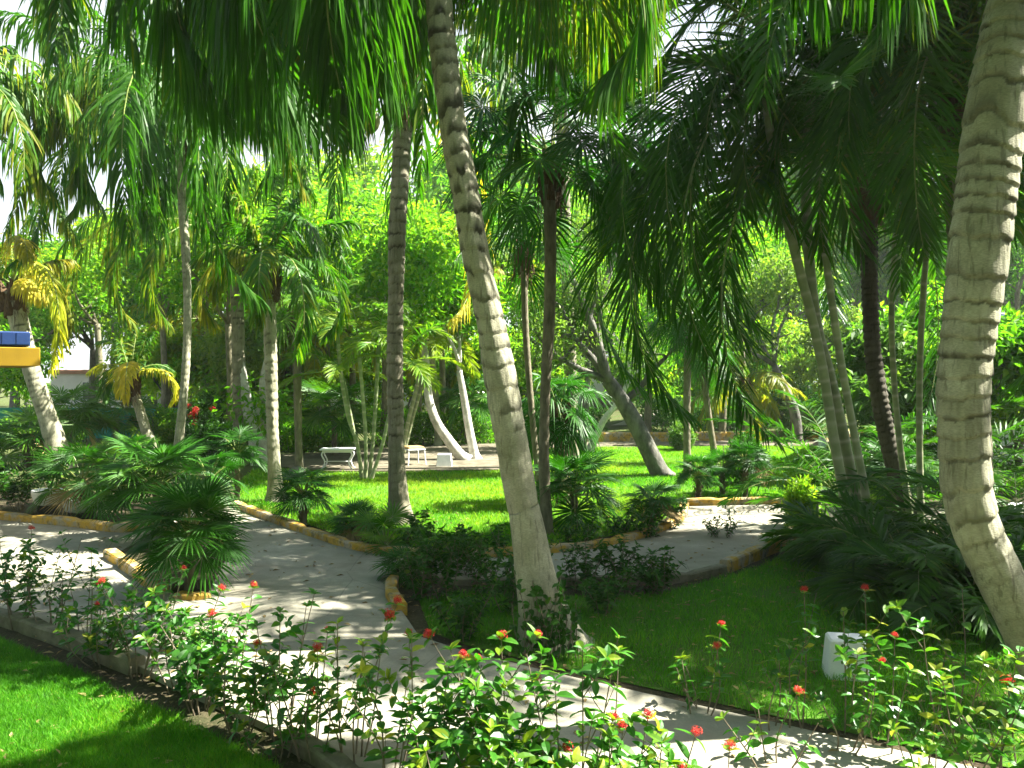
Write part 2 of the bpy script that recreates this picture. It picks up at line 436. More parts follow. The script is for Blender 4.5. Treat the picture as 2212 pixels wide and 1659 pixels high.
# ---------------------------------------------------------------- plants: trunks
def coconut_trunk(parent, pts, Y, off, mat, ncol=40, dr=.02, sp=.16, amp=.016, flare=1.0, darkamt=1.0, seed=3, lean=None, name='trunk', scar0=.1, thick=.16):
    """pts: (px, py, width px) from the base up, all on the upright plane at distance Y."""
    rows = []
    for i,(px,py,w) in enumerate(pts):
        p = pt(px,py,Y); 
        if lean is not None: p = p+np.array([0,lean*(p[2])**1.3*.1,0])
        rows.append([*p,w/2/F*Y])
    C = spline(rows,dr); P = C[:,:3]; r = C[:,3]
    s = np.concatenate([[0],np.cumsum(np.linalg.norm(np.diff(P,axis=0),axis=1))])
    T,U,W = frames(P); a = np.linspace(0,2*np.pi,ncol,endpoint=False)
    A,Sg = np.meshgrid(a,s); ca,sa = np.cos(A),np.sin(A)
    warp = 1.0*(noise3(Sg[:,:1]*2.3,0,0,seed)-.5)+.16*(noise3(ca*4,sa*4,Sg*5,seed+15)-.5)+.10*ca*np.sin(Sg*1.7+seed)+.10*sa*np.cos(Sg*1.3)+.32*(noise3(ca*1.6+5,sa*1.6,Sg*2.5,seed+1)-.5)
    u = Sg/sp+warp*1.2; ring = np.floor(u); ph = u-ring
    mask = sstep(.30,.62,noise3(ca*1.7+9,sa*1.7+9,ring*3.7,seed+2))
    low = sstep(scar0,scar0+1.6,Sg+.5*(noise3(ca*2,sa*2,Sg*2,seed+9)-.5))   # the foot of the stem has lost its scars
    fade = .12+.88*low
    th = np.clip(thick*(.35+1.5*noise3(ca*1.5+3,sa*1.5,ring*2.9,seed+11)),.03,.6)
    rs = sstep(.25,.75,noise3(ring*1.7,0*ring,0*ring+.5,seed+13))      # some rings strong, some nearly gone
    dark = (1-sstep(th*.25,th*1.35,ph))*(.18+.82*sstep(.0,.7,mask))*(.55+.45*rs)*fade*darkamt
    dark = dark*(.75+.4*noise3(ca*9,sa*9,Sg*40,seed+14))
    streak = sstep(.62,.8,noise3(ca*6,sa*6,Sg*1.1,seed+5))*.35
    dark = np.clip(np.maximum(dark,streak*(noise3(ca*3,sa*3,Sg*9,seed+6))),0,.95)
    prof = amp*(np.where(ph<.14,-.55*np.sin(ph/.14*np.pi),(1-(ph-.14)/.86)*.8))*fade
    rr = r[:,None]+prof+.010*(noise3(ca*2.2,sa*2.2,Sg*3.2,seed+3)-.5)+.006*(noise3(ca*7,sa*7,Sg*11,seed+4)-.5)
    foot = np.exp(-Sg/.18)*.06*flare*(1+.6*(noise3(ca*3,sa*3,Sg*0,seed+8)-.5)); rr = rr+foot
    V = P[:,None]+rr[...,None]*(ca[...,None]*U[:,None]+sa[...,None]*W[:,None])
    kk,n = len(P),ncol
    i = np.arange(kk-1)[:,None]*n; j = np.arange(n)[None]
    Q = np.stack([i+j,i+(j+1)%n,i+n+(j+1)%n,i+n+j],-1).reshape(-1,4)
    mb = MB(); mb.add(V.reshape(-1,3),Q,dark.ravel())
    mb.add(V[-1],np.arange(n)[None],.3)
    o = mb.build(name,mat,parent,off,smooth=True)
    return o, P[-1], r[-1]

def crown_fronds(parent, c, count, L, mat, off, elr=(1.25,-.55), droopr=(.7,1.5), spec=None, v0=(.25,.6), az0=0., skip=None, **kw):
    ga = 2.39996
    for i in range(count):
        f = (i+.5)/count
        az = az0+i*ga+rng.normal(0,.15)
        el = elr[0]+(elr[1]-elr[0])*f**.85+rng.normal(0,.10)
        if skip and skip(az%(2*math.pi),el): continue
        b = np.asarray(c)+np.array([math.cos(az)*.08,math.sin(az)*.08,.10*(1-f)])
        frond('frond',parent,b,az,el,L*(.82+.22*rng.random())*(1 if el<.9 else .85),droopr[0]+(droopr[1]-droopr[0])*rng.random(),mat,v0=v0[0]+(v0[1]-v0[0])*f*rng.uniform(.6,1.2),off=off,curl=rng.normal(0,.22),**kw)
def aim(c, tip):
    """Heading and reach from a crown to a point the leaf should end at."""
    d = np.asarray(tip)-np.asarray(c); return math.atan2(d[1],d[0]), math.hypot(d[0],d[1]), d[2]
def frond_to(parent, c, tip, el, mat, off, **kw):
    """A leaf that leaves the crown at elevation el and ends near tip; its bend is solved from that."""
    az,h,dz = aim(c,tip)
    best = None
    for dr in np.linspace(.05,3.0,60):
        t = np.linspace(0,1,30); th = el-dr*t**1.25
        x,z = np.cos(th).mean(),np.sin(th).mean()
        if x<=.05: continue
        e = abs(math.atan2(z,x)-math.atan2(dz,h))
        if best is None or e<best[0]: best = (e,dr,math.hypot(h,dz)/math.hypot(x,z))
    return frond('frond',parent,c,az,el,min(best[2],6.5),best[1],mat,off=off,**kw)

def coconuts(parent, c, n, off, r=.11):
    for i in range(n):
        a = rng.random()*6.28; p = np.asarray(c)+np.array([math.cos(a)*.26,math.sin(a)*.26,-.12-.22*rng.random()])
        one_nut(parent,p,off,r)
def one_nut(parent, p, off, r=.11):
    mb = MB(); prof = [(.02,-1.15),(.45,-1.0),(.82,-.6),(1.0,-.05),(.9,.5),(.55,.88),(.12,1.02)]
    a = np.linspace(0,2*np.pi,18,endpoint=False)
    V = np.array([[(p[0]+q*r*math.cos(t)*(1+.07*math.cos(3*t)),p[1]+q*r*math.sin(t)*(1+.07*math.cos(3*t)),p[2]+z*r*1.2) for t in a] for q,z in prof]).reshape(-1,3)
    i = np.arange(6)[:,None]*18; j = np.arange(18)[None]
    mb.add(V,np.stack([i+j,i+(j+1)%18,i+18+(j+1)%18,i+18+j],-1).reshape(-1,4))
    tube(mb,[p+[0,0,r*1.15],p+[0,0,r*1.7],p+[.02,.03,r*2.4]],[.02,.018,.015],6,.3,1)
    return mb.build('coconut',[M['coconut'],M['rachis']],parent,off,smooth=True)
def leaf_bases(parent, c, rad, off, n=14, h=.55, mat='fibre'):
    """Sheathing leaf bases and brown fibre round the top of a palm stem."""
    mb = MB()
    for i in range(n):
        a = i*2.4+rng.normal(0,.2); z0 = -h*.75+h*.9*i/n
        d = np.array([math.cos(a),math.sin(a),0])
        P = [np.asarray(c)+d*rad*.75+UP*(z0-.10),np.asarray(c)+d*(rad+.03)+UP*(z0+.10),np.asarray(c)+d*(rad+.10)+UP*(z0+.32)]
        tube(mb,spline(P,.06),np.linspace(rad*.62,.022,len(spline(P,.06))),7,.4)
    for i in range(n*7):
        a = rng.random()*6.28; d = np.array([math.cos(a),math.sin(a),0]); z0 = -h+h*1.2*rng.random()
        p = np.asarray(c)+d*(rad*1.15+.04)+UP*z0
        q = p+d*.08*rng.random()+np.array([rng.normal(0,.03),rng.normal(0,.03),-.10-.16*rng.random()])
        tube(mb,[p,(p+q)/2+d*.02,q],[.007,.005,.002],4,.4)
    return mb.build('leaf_sheath',M[mat],parent,off)
def flower_stalk(parent, c, az, el, L, off, mat='bract'):
    mb = MB(); d = np.array([math.cos(az),math.sin(az),0])
    t = np.linspace(0,1,9); th = el-1.1*t
    P = np.asarray(c)+np.concatenate([np.zeros((1,3)),np.cumsum(np.cos(th)[1:,None]*d+np.sin(th)[1:,None]*UP,0)*L/8])
    tube(mb,P,[.018,.022,.03,.042,.05,.045,.035,.02,.004],8,.5)
    return mb.build('flower_sheath',M[mat],parent,off,smooth=True)

# ---------------------------------------------------------------- plants: whole ones
def fan_crown(parent, c, n, pl, Rr, mat, off, elr=(1.4,-.7), v0=(.3,.5), az0=0., nseg=28, droop=.4, jitter=.12, face=0.):
    for i in range(n):
        f = (i+.5)/n; az = az0+i*2.39996+rng.normal(0,jitter)
        el = elr[0]+(elr[1]-elr[0])*f+rng.normal(0,jitter)
        b = np.asarray(c)+np.array([math.cos(az)*.03,math.sin(az)*.03,.06*(1-f)])
        old = f>.8 and rng.random()<.13
        fan('fan_leaf',parent,b,az,el,pl*(.8+.35*rng.random()),Rr*(.85+.25*rng.random()),M['dry'] if old else mat,nseg,2.2+.5*rng.random(),v0[0]+(v0[1]-v0[0])*rng.random(),droop*(.6+.8*rng.random()),face,off)
def fan_shrub(label, base, h, Rr, n, group='low fan palms', pl=None, elr=(1.45,-.25), v0=(.3,.6), az0=None, trunk_r=.05, lean=(0,0)):
    base = np.asarray(base,float)
    t = thing('fan_palm',label,'fan palm',base,group)
    top = base+np.array([lean[0],lean[1],h])
    mb = MB(); tube(mb,spline([base-UP*.05,base+(top-base)*.5+[.01,0,0],top],.08),trunk_r,9,.5)
    for i in range(26):
        a = rng.random()*6.28; z = h*(.15+.85*rng.random()); d = np.array([math.cos(a),math.sin(a),0])
        p = base+(top-base)*(z/h)+d*trunk_r*.9
        tube(mb,[p,p+d*.04+UP*.06,p+d*.06-UP*.02],[.012,.008,.002],4,.5)
    mb.build('trunk',M['bark_thin'],t,base,smooth=True)
    fan_crown(t,top,n,pl or Rr*.9,Rr,M['fan'],base,elr,v0,rng.random()*6 if az0 is None else az0,30,.18)
    return t
def branch_tree(pts, off, parent, mat, nb=5, depth=3, spread=.6, ratio=.62, seedlen=1.0, extra=None, up=.25):
    """Trunk through pts (x,y,z,r), then limbs that fork; returns the twig ends."""
    mb = MB(); C = spline(pts,.12); tube(mb,C[:,:3],C[:,3],12,.5)
    tips = []
    def grow(p,d,L,r,k):
        q = [p]; dd = d.copy()
        for i in range(4):
            dd = nrm(dd+rng.normal(0,.16,3)+UP*up*.35); q.append(q[-1]+dd*L/4)
        tube(mb,np.array(q),np.linspace(r,r*.6,5),7 if k>1 else 5,.5)
        if k==0: tips.append(q[-1]); tips.append(q[-2]); return
        for j in range(3 if rng.random()<.55 else 2):
            nd = nrm(dd+rng.normal(0,spread,3)+UP*up*.4); grow(q[-1],nd,L*ratio*(.8+.4*rng.random()),r*.6,k-1)
        if rng.random()<.7: grow(q[2],nrm(dd+rng.normal(0,spread*1.3,3)),L*ratio*.8,r*.45,max(k-2,0))
    d0 = nrm(C[-1,:3]-C[-4,:3])
    for j in range(nb):
        nd = nrm(d0+rng.normal(0,spread,3)*np.array([1.1,1.1,.7])); grow(C[-1,:3],nd,seedlen,C[-1,3]*.62,depth)
    for e in (extra or []):
        E = spline(e,.12); tube(mb,E[:,:3],E[:,3],9,.5)
        for j in range(3): grow(E[-1,:3],nrm(nrm(E[-1,:3]-E[-4,:3])+rng.normal(0,spread,3)),seedlen*.7,E[-1,3]*.6,depth-1)
    mb.build('trunk',mat,parent,off,smooth=True)
    return np.array(tips)
def foliage(name, parent, centers, per, rad, ln, mat, off, v0=.45, vs=.16, wr=.48, flat=.7, oval=False):
    cnt = np.maximum(3,(per*rng.uniform(.25,1.75,len(centers))).astype(int)); c = np.repeat(centers,cnt,0); n = len(c)
    g = rng.normal(0,1,(n,3))*np.array([1,1,flat])*rad*.55
    B = c+g; out = nrm(g+rng.normal(0,.5,(n,3)))
    D = nrm(out*.7+rdir(n)*.7+np.array([0,0,-.25])); U = nrm(UP+rng.normal(0,.55,(n,3)))
    v = np.clip(np.repeat(rng.normal(0,.14,len(centers)),cnt)+v0+rng.normal(0,vs,n),0,1)
    l = ln*(.6+.7*rng.random(n)); mb = MB()
    (blades if oval else leaves4)(mb,B,D,U,l,l*wr,v)
    return mb.build(name,mat,parent,off)
def broad_tree(label, base, H, crad, mat, bark, group, nleaf=60, ln=.22, nb=5, depth=3, r=.16, lean=(0,0), first=.4, v0=.45):
    base = np.asarray(base,float); t = thing('broadleaf_tree',label,'tree',base,group)
    mid = base+np.array([lean[0]*.4,lean[1]*.4,H*first*.5]); top = base+np.array([lean[0],lean[1],H*first])
    tips = branch_tree([[*(base-UP*.1),r*1.3],[*mid,r],[*top,r*.8]],base,t,bark,nb,depth,.62,.66,crad*.62)
    foliage('crown',t,tips,nleaf,crad*.21,ln,mat,base,v0)
    return t
def copy_thing(t, loc, rz, s=1.0, label=None, group=None):
    r = t.copy(); COL.objects.link(r); r.location = loc; r.rotation_euler = (0,0,rz); r.scale = (s,s,s)
    if label: r['label'] = label
    if group: r['group'] = group
    for ch in list(t.children):
        c = ch.copy(); COL.objects.link(c); c.parent = r
        for g in ch.children:
            d = g.copy(); COL.objects.link(d); d.parent = c
    return r

def flower(parent, p, up, off, r=.035, n=26, v=.4):
    """A rounded head of many small four-petalled flowers."""
    mb = MB(); up = nrm(np.asarray(up,float))
    a = nrm(np.cross(up,[.3,.9,.1])); b = np.cross(up,a)
    for i in range(n):
        f = (i+.5)/n; th = math.acos(1-f*1.15); ph = i*2.4
        d = up*math.cos(th)+(a*math.cos(ph)+b*math.sin(ph))*math.sin(th)
        c = np.asarray(p)+d*r*(.6+.75*rng.random()); s0 = np.asarray(p)+d*r*.15
        tube(mb,[s0,c],[.0016,.0012],3,.2,0,False)
        e = nrm(np.cross(d,up+.01)); g = np.cross(d,e); q = rng.random()*1.5
        B = np.repeat(c[None],4,0); ang = q+np.arange(4)*np.pi/2
        D = np.cos(ang)[:,None]*e+np.sin(ang)[:,None]*g+d*.25
        leaves4(mb,B,D,np.repeat(d[None],4,0),np.full(4,r*.55),np.full(4,r*.19),np.clip(v+rng.normal(0,.2,4),0,1))
    return mb.build('flower_head',M['petal'],parent,off)
def ixora(label, base, H, nst, nfl, spread=.28, ll=.075, group='ixora shrubs beside the path', lean=(0,0), low=.30, v0=.42, mat='ixora', name='ixora_shrub', cat='shrub', twigs=3, pair=.045, bare=0.30):
    """Upright shrub: thin woody stems with opposite oval leaves and a few red flower heads at the tips."""
    base = np.asarray(base,float); t = thing(name,label,cat,base,group)
    st = MB(); lf = MB(); tips = []
    for i in range(nst):
        a = i*2.4+rng.random(); e = spread*(.25+.75*rng.random())
        h = H*(1.0 if i==0 else .55+.42*rng.random())
        top = base+np.array([math.cos(a)*e+lean[0],math.sin(a)*e+lean[1],h])
        b0 = base+np.array([math.cos(a)*.04,math.sin(a)*.04,-.03])
        C = spline([b0,b0+(top-b0)*.45+rng.normal(0,.03,3)*[1,1,0],top],.03)
        axes = [(C,.0055,low)]
        for j in range(twigs):
            k = int(len(C)*(.3+.5*rng.random())); p = C[k]; aa = rng.random()*6.28
            L = H*(.18+.22*rng.random()); q = p+np.array([math.cos(aa)*L*.55,math.sin(aa)*L*.55,L*.85])
            axes.append((spline([p,(p+q)/2+[0,0,-.01],q],.03),.0032,.15))
        for (A,r,lo) in axes:
            n = len(A); tube(st,A,np.linspace(r,r*.4,n),5,.5)
            s = np.concatenate([[0],np.cumsum(np.linalg.norm(np.diff(A,axis=0),axis=1))])
            T = nrm(np.gradient(A,axis=0))
            nodes = np.arange(lo*s[-1],s[-1],pair*(.8+.5*rng.random()))
            for k,x in enumerate(np.append(nodes,s[-1])):
                if rng.random()<bare: continue
                i0 = min(np.searchsorted(s,x),n-1); p = A[i0]; tv = T[i0]
                x0 = nrm(np.cross(tv,[.2,.5,.4])); y0 = np.cross(tv,x0); ang = k*1.57+rng.normal(0,.35)
                rad = np.cos(ang)*x0+np.sin(ang)*y0
                last = x>s[-1]-.02
                m = 4 if last else 2
                aa = ang+np.arange(m)*2*np.pi/m
                rad = np.cos(aa)[:,None]*x0+np.sin(aa)[:,None]*y0
                D = nrm(rad+tv*(.75 if last else .35)+rng.normal(0,.22,(m,3))-UP*.10)
                l = ll*(.65+.6*rng.random(m))*(.75 if last else 1)
                young = .25*last*rng.random()
                blades(lf,np.repeat(p[None],m,0),D,nrm(np.repeat(tv[None],m,0)+rng.normal(0,.3,(m,3))),l,l*.50,np.clip(v0+young+rng.normal(0,.13,m)+(.45 if rng.random()<.02 else 0),0,1))
            tips.append((A[-1],T[-1]))
    st.build('stem',M['twig'],t,base)
    lf.build('foliage',M[mat],t,base)
    order = sorted(range(len(tips)),key=lambda i:-tips[i][0][2]+.12*rng.random())
    for i in order[:nfl]:
        p,d = tips[i]; flower(t,p+d*.02,nrm(d+UP),base,.016+.010*rng.random(),20,.3+.35*rng.random())
    return t
def hedge(label, p0, p1, w, h, mat, n, ln, group=None, name='hedge', v0=.45, flowers=0, round_=False):
    p0 = np.asarray(p0,float); p1 = np.asarray(p1,float); L = np.linalg.norm(p1-p0); d = (p1-p0)/L; s = np.array([-d[1],d[0],0])
    t = thing(name,label,'hedge' if name=='hedge' else 'shrub',(p0+p1)/2,group); off = (p0+p1)/2
    x = rng.random(n); y = rng.random(n)*2-1; z = rng.random(n)**.7
    if round_:
        g = rdir(n)*(rng.random(n)**.33)[:,None]; x = .5+g[:,0]*.5; y = g[:,1]; z = np.clip(.5+g[:,2]*.5,0,1)
        sh = 1+.25*(noise3(g[:,0]*3,g[:,1]*3,g[:,2]*3,4)-.5); x = .5+(x-.5)*sh; z = z*sh
    hh = h*(.86+.28*noise3(x*L*1.2,y*2,0*z,9))
    B = p0+d*(x*L)[:,None]+s*(y*w/2*(1-.15*z))[:,None]+UP*(z*hh)[:,None]
    B = B+rng.normal(0,.04,(n,3)); B[:,2] = np.maximum(B[:,2],.02)
    out = s*y[:,None]+UP*(z-.3)[:,None]+rng.normal(0,.5,(n,3))
    mb = MB(); l = ln*(.6+.7*rng.random(n))
    leaves4(mb,B,out,nrm(UP+s*y[:,None]+rng.normal(0,.5,(n,3))),l,l*.5,np.clip(v0+rng.normal(0,.15,n),0,1))
    mb.build('foliage',M[mat],t,off)
    st = MB()
    for i in range(max(3,int(L*3))):
        b = p0+d*L*((i+.5)/max(3,int(L*3))); q = b+np.array([rng.normal(0,.12),rng.normal(0,.12),h*.8])
        tube(st,[b-UP*.03,(b+q)/2+rng.normal(0,.04,3),q],[.02,.014,.006],5)
    st.build('stem',M['twig'],t,off)
    for i in range(flowers):
        k = rng.integers(n); 
        for _ in range(60):
            k = rng.integers(n)
            if (B[k]-off)[1]<-.15*w and z[k]>.25: break
        flower(t,B[k]+np.array([0,-.10,.04]),[0,-.8,.6],off,.075,22,.25)
    return t
def areca_clump(label, base, stems, off_z, L, nper, group, Y=None, v0=(.3,.55), frond_kw=None, name='areca_palm', low=0):
    """Clump of ringed canes. stems: list of point lists (x,y,z,r); each carries its own fronds at the top."""
    base = np.asarray(base,float); t = thing(name,label,'palm',base,group); kw = dict(n=46,ll=.42,lw=.026,hang=.28,vee=.35,rw=.012,stalk=.15); kw.update(frond_kw or {})
    for pts in stems:
        C = spline(pts,.03); s = np.concatenate([[0],np.cumsum(np.linalg.norm(np.diff(C[:,:3],axis=0),axis=1))])
        ph = (s/.17+.3*np.sin(s*3))%1; ring = np.exp(-((ph-.5)/.09)**2)
        mb = MB(); tube(mb,C[:,:3],C[:,3]*(1+.05*ring),14,ring); mb.build('stem',M['cane'],t,base,smooth=True)
        top = C[-1,:3]; d = nrm(C[-1,:3]-C[-8,:3]); r = C[-1,3]
        sh = MB(); q = spline([top-d*.03,top+d*.25,top+d*.55],.06); tube(sh,q,np.interp(np.linspace(0,1,len(q)),[0,.3,1],[r*1.05,r*1.3,r*.35]),10,.4); sh.build('crown_sheath',M['stem_green'],t,base,smooth=True)
        crown_fronds(t,top+d*.48,nper,L,M['areca'],base,(1.25,.0),(.9,1.7),v0=v0,az0=rng.random()*6,**kw)
    for i in range(low):
        a = i*2.4+rng.normal(0,.3); b = base+np.array([math.cos(a)*.2,math.sin(a)*.2,.05])
        frond('frond',t,b,a,1.15-.8*rng.random(),L*(.8+.4*rng.random()),.8+.8*rng.random(),M['areca'],v0=v0[0]+(v0[1]-v0[0])*rng.random(),off=base,**kw)
    return t
def grass_patch(name, poly, n, h, w, z=.012, v0=.45, lean=.5, holes=(), edge=0, thin=None, bare=.30):
    P = np.array([p[:2] for p in poly]); lo,hi = P.min(0),P.max(0)
    x = rng.uniform(lo[0],hi[0],n*4); y = rng.uniform(lo[1],hi[1],n*4)
    k = in_poly(x,y,P)
    for hpoly in holes: k &= ~in_poly(x,y,hpoly)
    x,y = x[k][:n],y[k][:n]
    if thin: 
        keep = rng.random(len(x))<thin(x,y); x,y = x[keep],y[keep]
    q = noise3(x*1.3,y*1.3,0*x,27); keep = (q>bare)|(rng.random(len(x))<.35); x,y = x[keep],y[keep]
    m = len(x)
    cl = noise3(x*2.2,y*2.2,0*x,21); fine = noise3(x*9,y*9,0*x,22)
    hh = h*(.55+.5*cl+.35*fine)*(.6+.7*rng.random(m)); a = rng.random(m)*6.28
    side = np.stack([np.cos(a),np.sin(a),0*a],-1); b = rng.random(m)*6.28; le = hh*lean*rng.random(m)*1.5
    B = np.stack([x,y,np.full(m,z)],-1); tip = B+np.stack([np.cos(b)*le,np.sin(b)*le,hh],-1)
    mid = (B+tip)/2+UP*(hh*.12)[:,None]
    ww = w*(.6+.6*rng.random(m))[:,None]
    V = np.stack([B-side*ww/2,B+side*ww/2,mid+side*ww*.38,mid-side*ww*.38,tip],1)
    i = np.arange(m)[:,None]*5
    big = noise3(x*.55,y*.55,0*x,25)
    hh = hh*(.75+.5*big)
    v = np.clip(v0+.35*(cl-.5)+.55*(big-.5)+rng.normal(0,.14,m)+np.where(rng.random(m)<.04,.4,0),0,1)
    mb = MB(); mb.add(V,[i+np.array([[0,1,2,3]]),i+np.array([[3,2,4]])],np.repeat(v,5))
    return struct(mb.build(name,M['grass']),'stuff')
# ---------------------------------------------------------------- ground, paths, kerbs
def gl(pts, z=0.0): return [gp(x,y,z) for x,y in pts]
sheet('ground',[(-260,-30),(260,-30),(260,320),(-260,320)],0.0,M['ground'])
sheet('garden_bed',gl([(-900,1075),(480,1060),(1500,1062),(2000,1000),(2900,1000)])+[np.array([14,2,0]),np.array([-14,2,0])],.006,M['soil'])
PATH = [(-400,1085),(0,1128),(140,1142),(275,1157),(350,1128),(430,1092),(500,1078),(520,1106),(640,1152),(750,1190),(840,1206),(1000,1215),(1250,1196),(1400,1164),(1466,1134),(1480,1101),(1700,1096),(1780,1100),(1900,1104),(2300,1110),(2300,1128),(1900,1130),(1760,1135),(1715,1160),(1690,1182),(1650,1198),(1560,1238),(1420,1260),(1200,1264),(1000,1262),(875,1258),(848,1268),(846,1300),(880,1350),(905,1388),(1000,1420),(1200,1470),(1600,1562),(2000,1655),(2300,1722),(2300,2150),(1100,1905),(760,1692),(640,1612),(400,1503),(290,1450),(90,1372),(0,1342),(-400,1250)]
pathw = gl(PATH)
sheet('path',pathw,.05,M['path'],.08)
def kerb(name, pts, w=.13, h=.14, seed=1, mat='kerb'):
    P = spline([[*gp(x,y)[:2],0.] for x,y in pts],.12); P[:,2] = 0
    T = nrm(np.gradient(P,axis=0)); S = np.stack([-T[:,1],T[:,0],0*T[:,0]],-1)
    n = len(P); s = np.arange(n)
    jz = .018*(noise3(s*.35,0*s,0*s,seed)-.5); jw = .016*(noise3(s*.5,0*s+4,0*s,seed)-.5)
    gap = (s%9==4)*1.0; jz = jz-.016*gap; jw = jw-.014*gap
    sec = [(-.5,-.05),(-.5,.86),(-.38,1.0),(.38,1.0),(.5,.86),(.5,-.05)]
    V = np.stack([P+S*((a*w+jw*np.sign(a))[:,None])+UP*((b*h+jz*(b>0))[:,None]) for a,b in sec],1)
    i = np.arange(n-1)[:,None]*6; j = np.arange(5)[None]
    mb = MB(); mb.add(V,np.stack([i+j,i+6+j,i+6+j+1,i+j+1],-1).reshape(-1,4))
    mb.add(V[0],np.arange(6)[None]); mb.add(V[-1],np.arange(6)[::-1][None])
    return struct(mb.build(name,M[mat]))
kerb('kerb',[(-400,1085),(0,1128),(140,1142),(275,1157),(330,1140),(400,1105),(470,1080)],.14,.15,1)
kerb('kerb',[(508,1100),(560,1122),(640,1152),(750,1190),(840,1206),(930,1212),(1000,1215),(1250,1196),(1400,1164),(1466,1132),(1480,1100)],.12,.13,2)
kerb('kerb',[(1482,1098),(1590,1096),(1700,1095)],.12,.15,3)
kerb('kerb',[(1760,1135),(1715,1160),(1690,1182),(1650,1200),(1566,1237)],.13,.13,14)
kerb('kerb',[(1560,1240),(1420,1262),(1200,1266),(1000,1264),(885,1261)],.12,.09,4,'oldkerb')
kerb('kerb',[(862,1264),(846,1276),(846,1300),(866,1332)],.12,.12,5)
kerb('kerb',[(-300,1262),(0,1346),(90,1376),(200,1415),(296,1456)],.13,.11,6,'oldkerb')
kerb('kerb',[(640,1614),(700,1652),(760,1694),(900,1780),(1100,1908),(1500,2000),(2300,2160)],.12,.09,7,'oldkerb')
kerb('kerb',[(238,1212),(290,1250),(348,1293)],.13,.14,8)
kerb('kerb',[(385,1303),(420,1306),(455,1302)],.12,.10,18)
struct(bpy.data.objects['kerb'])
sheet('garden_bed',gl([(240,1214),(345,1290),(445,1302),(485,1225),(505,1180),(500,1140),(455,1118),(370,1140),(300,1180)]),.062,M['soil'],.02)
NEAR = [(-700,1390),(0,1392),(180,1462),(330,1540),(480,1608),(600,1668),(900,1830),(900,2300),(-700,2300)]
sheet('lawn',gl(NEAR),.014,M['lawn'])
CEN = [(905,1300),(1000,1285),(1200,1290),(1420,1288),(1640,1230),(1760,1170),(2300,1160),(2300,1690),(2000,1625),(1600,1535),(1200,1445),(1010,1398),(930,1370)]
sheet('lawn',gl(CEN),.014,M['lawn'])
MID = [(560,1012),(700,1022),(1080,1020),(1092,976),(1300,968),(1780,966),(1900,985),(2100,1000),(2100,1080),(1480,1084),(1440,1120),(1380,1150),(1250,1172),(1000,1192),(850,1182),(760,1168),(650,1130),(525,1092),(500,1050)]
sheet('lawn',gl(MID),.014,M['lawn'])
sheet('patio',gl([(590,1008),(600,985),(880,966),(1100,958),(1320,956),(1325,966),(1090,972),(1078,1016),(900,1018),(700,1019)]),.02,M['patio'])
sheet('path',gl([(1300,963),(1330,953),(2300,953),(2300,966)]),.024,M['patio'])
# the planted bank behind the far kerb, with a path running up it
def bank():
    x = np.linspace(4,40,40); y = np.linspace(28.5,70,50); X,Y = np.meshgrid(x,y)
    Z = 1.5*sstep(28.5,50,Y)*sstep(3.5,9,X)+.10*(noise3(X*.5,Y*.5,0*X,3)-.5)*sstep(28.5,31,Y)*sstep(4,6,X)+.002
    V = np.stack([X,Y,Z],-1).reshape(-1,3); i = np.arange(49)[:,None]*40; j = np.arange(39)[None]
    mb = MB(); mb.add(V,np.stack([i+j,i+j+1,i+41+j,i+40+j],-1).reshape(-1,4)); struct(mb.build('terrain',M['ground'],smooth=True))
bank()
def zb(x,y): return float(1.5*sstep(28.5,50,np.float64(y))*sstep(3.5,9,np.float64(x)))
kerb('kerb',[(1290,955),(1400,955),(1550,953),(1760,950),(1900,948),(2250,946)],.22,.30,9)
mbk = MB(); P = np.array([[4.8,34.,0],[6.5,38,0],[9.5,41,0],[14,43,0]]); Q = spline(P,.5); T = nrm(np.gradient(Q,axis=0)); S_ = np.stack([-T[:,1],T[:,0],0*T[:,0]],-1)
A_ = Q+S_*.9; B_ = Q-S_*.9
for W_ in (A_,B_):
    W_[:,2] = [zb(a,b)+.06 for a,b in W_[:,:2]]
n_ = len(Q); i_ = np.arange(n_-1); mbk.add(np.vstack([A_,B_]),np.stack([i_,i_+n_,i_+n_+1,i_+1],-1)); struct(mbk.build('path',M['path']))

# ---------------------------------------------------------------- coconut palms
def to_ground(pts, Y):
    # carry a stem down to the ground when its lowest given point is higher
    yg = HZ+F*CH/Y+2; a,b = pts[0],pts[1]; pts = list(pts)
    if a[1] < yg-3: pts.insert(0,(a[0]+(a[0]-b[0])/max(a[1]-b[1],1)*(yg-a[1])*.8,yg,a[2]*1.06))
    return pts
def coco_palm(label, pts, Y, bark, nfr, L, group='coconut palms', fk=None, tk=None, nuts=0, sheath=True, v0=(.25,.6), az0=0., elr=(1.25,-.5), droopr=(.7,1.5), skip=None, mat='coco', name='coconut_palm'):
    pts = to_ground(pts,Y); base = pt(pts[0][0],pts[0][1],Y); base[2] = 0
    t = thing(name,label,'palm tree',base,group)
    o,top,r = coconut_trunk(t,pts,Y,base,M[bark],**(tk or {}))
    c = top+UP*.15
    if sheath: leaf_bases(t,top,r,base,14,max(.35,r*3.2))
    kw = dict(n=72,ll=.80,lw=.042,hang=.75,vee=.15); kw.update(fk or {})
    if nfr: crown_fronds(t,c,nfr,L,M[mat],base,elr,droopr,v0=v0,az0=az0,skip=skip,**kw)
    if nuts: coconuts(t,c,nuts,base)
    return t,c,base
FK = dict(n=120,ll=.92,lw=.026,hang=.9,vee=.15)
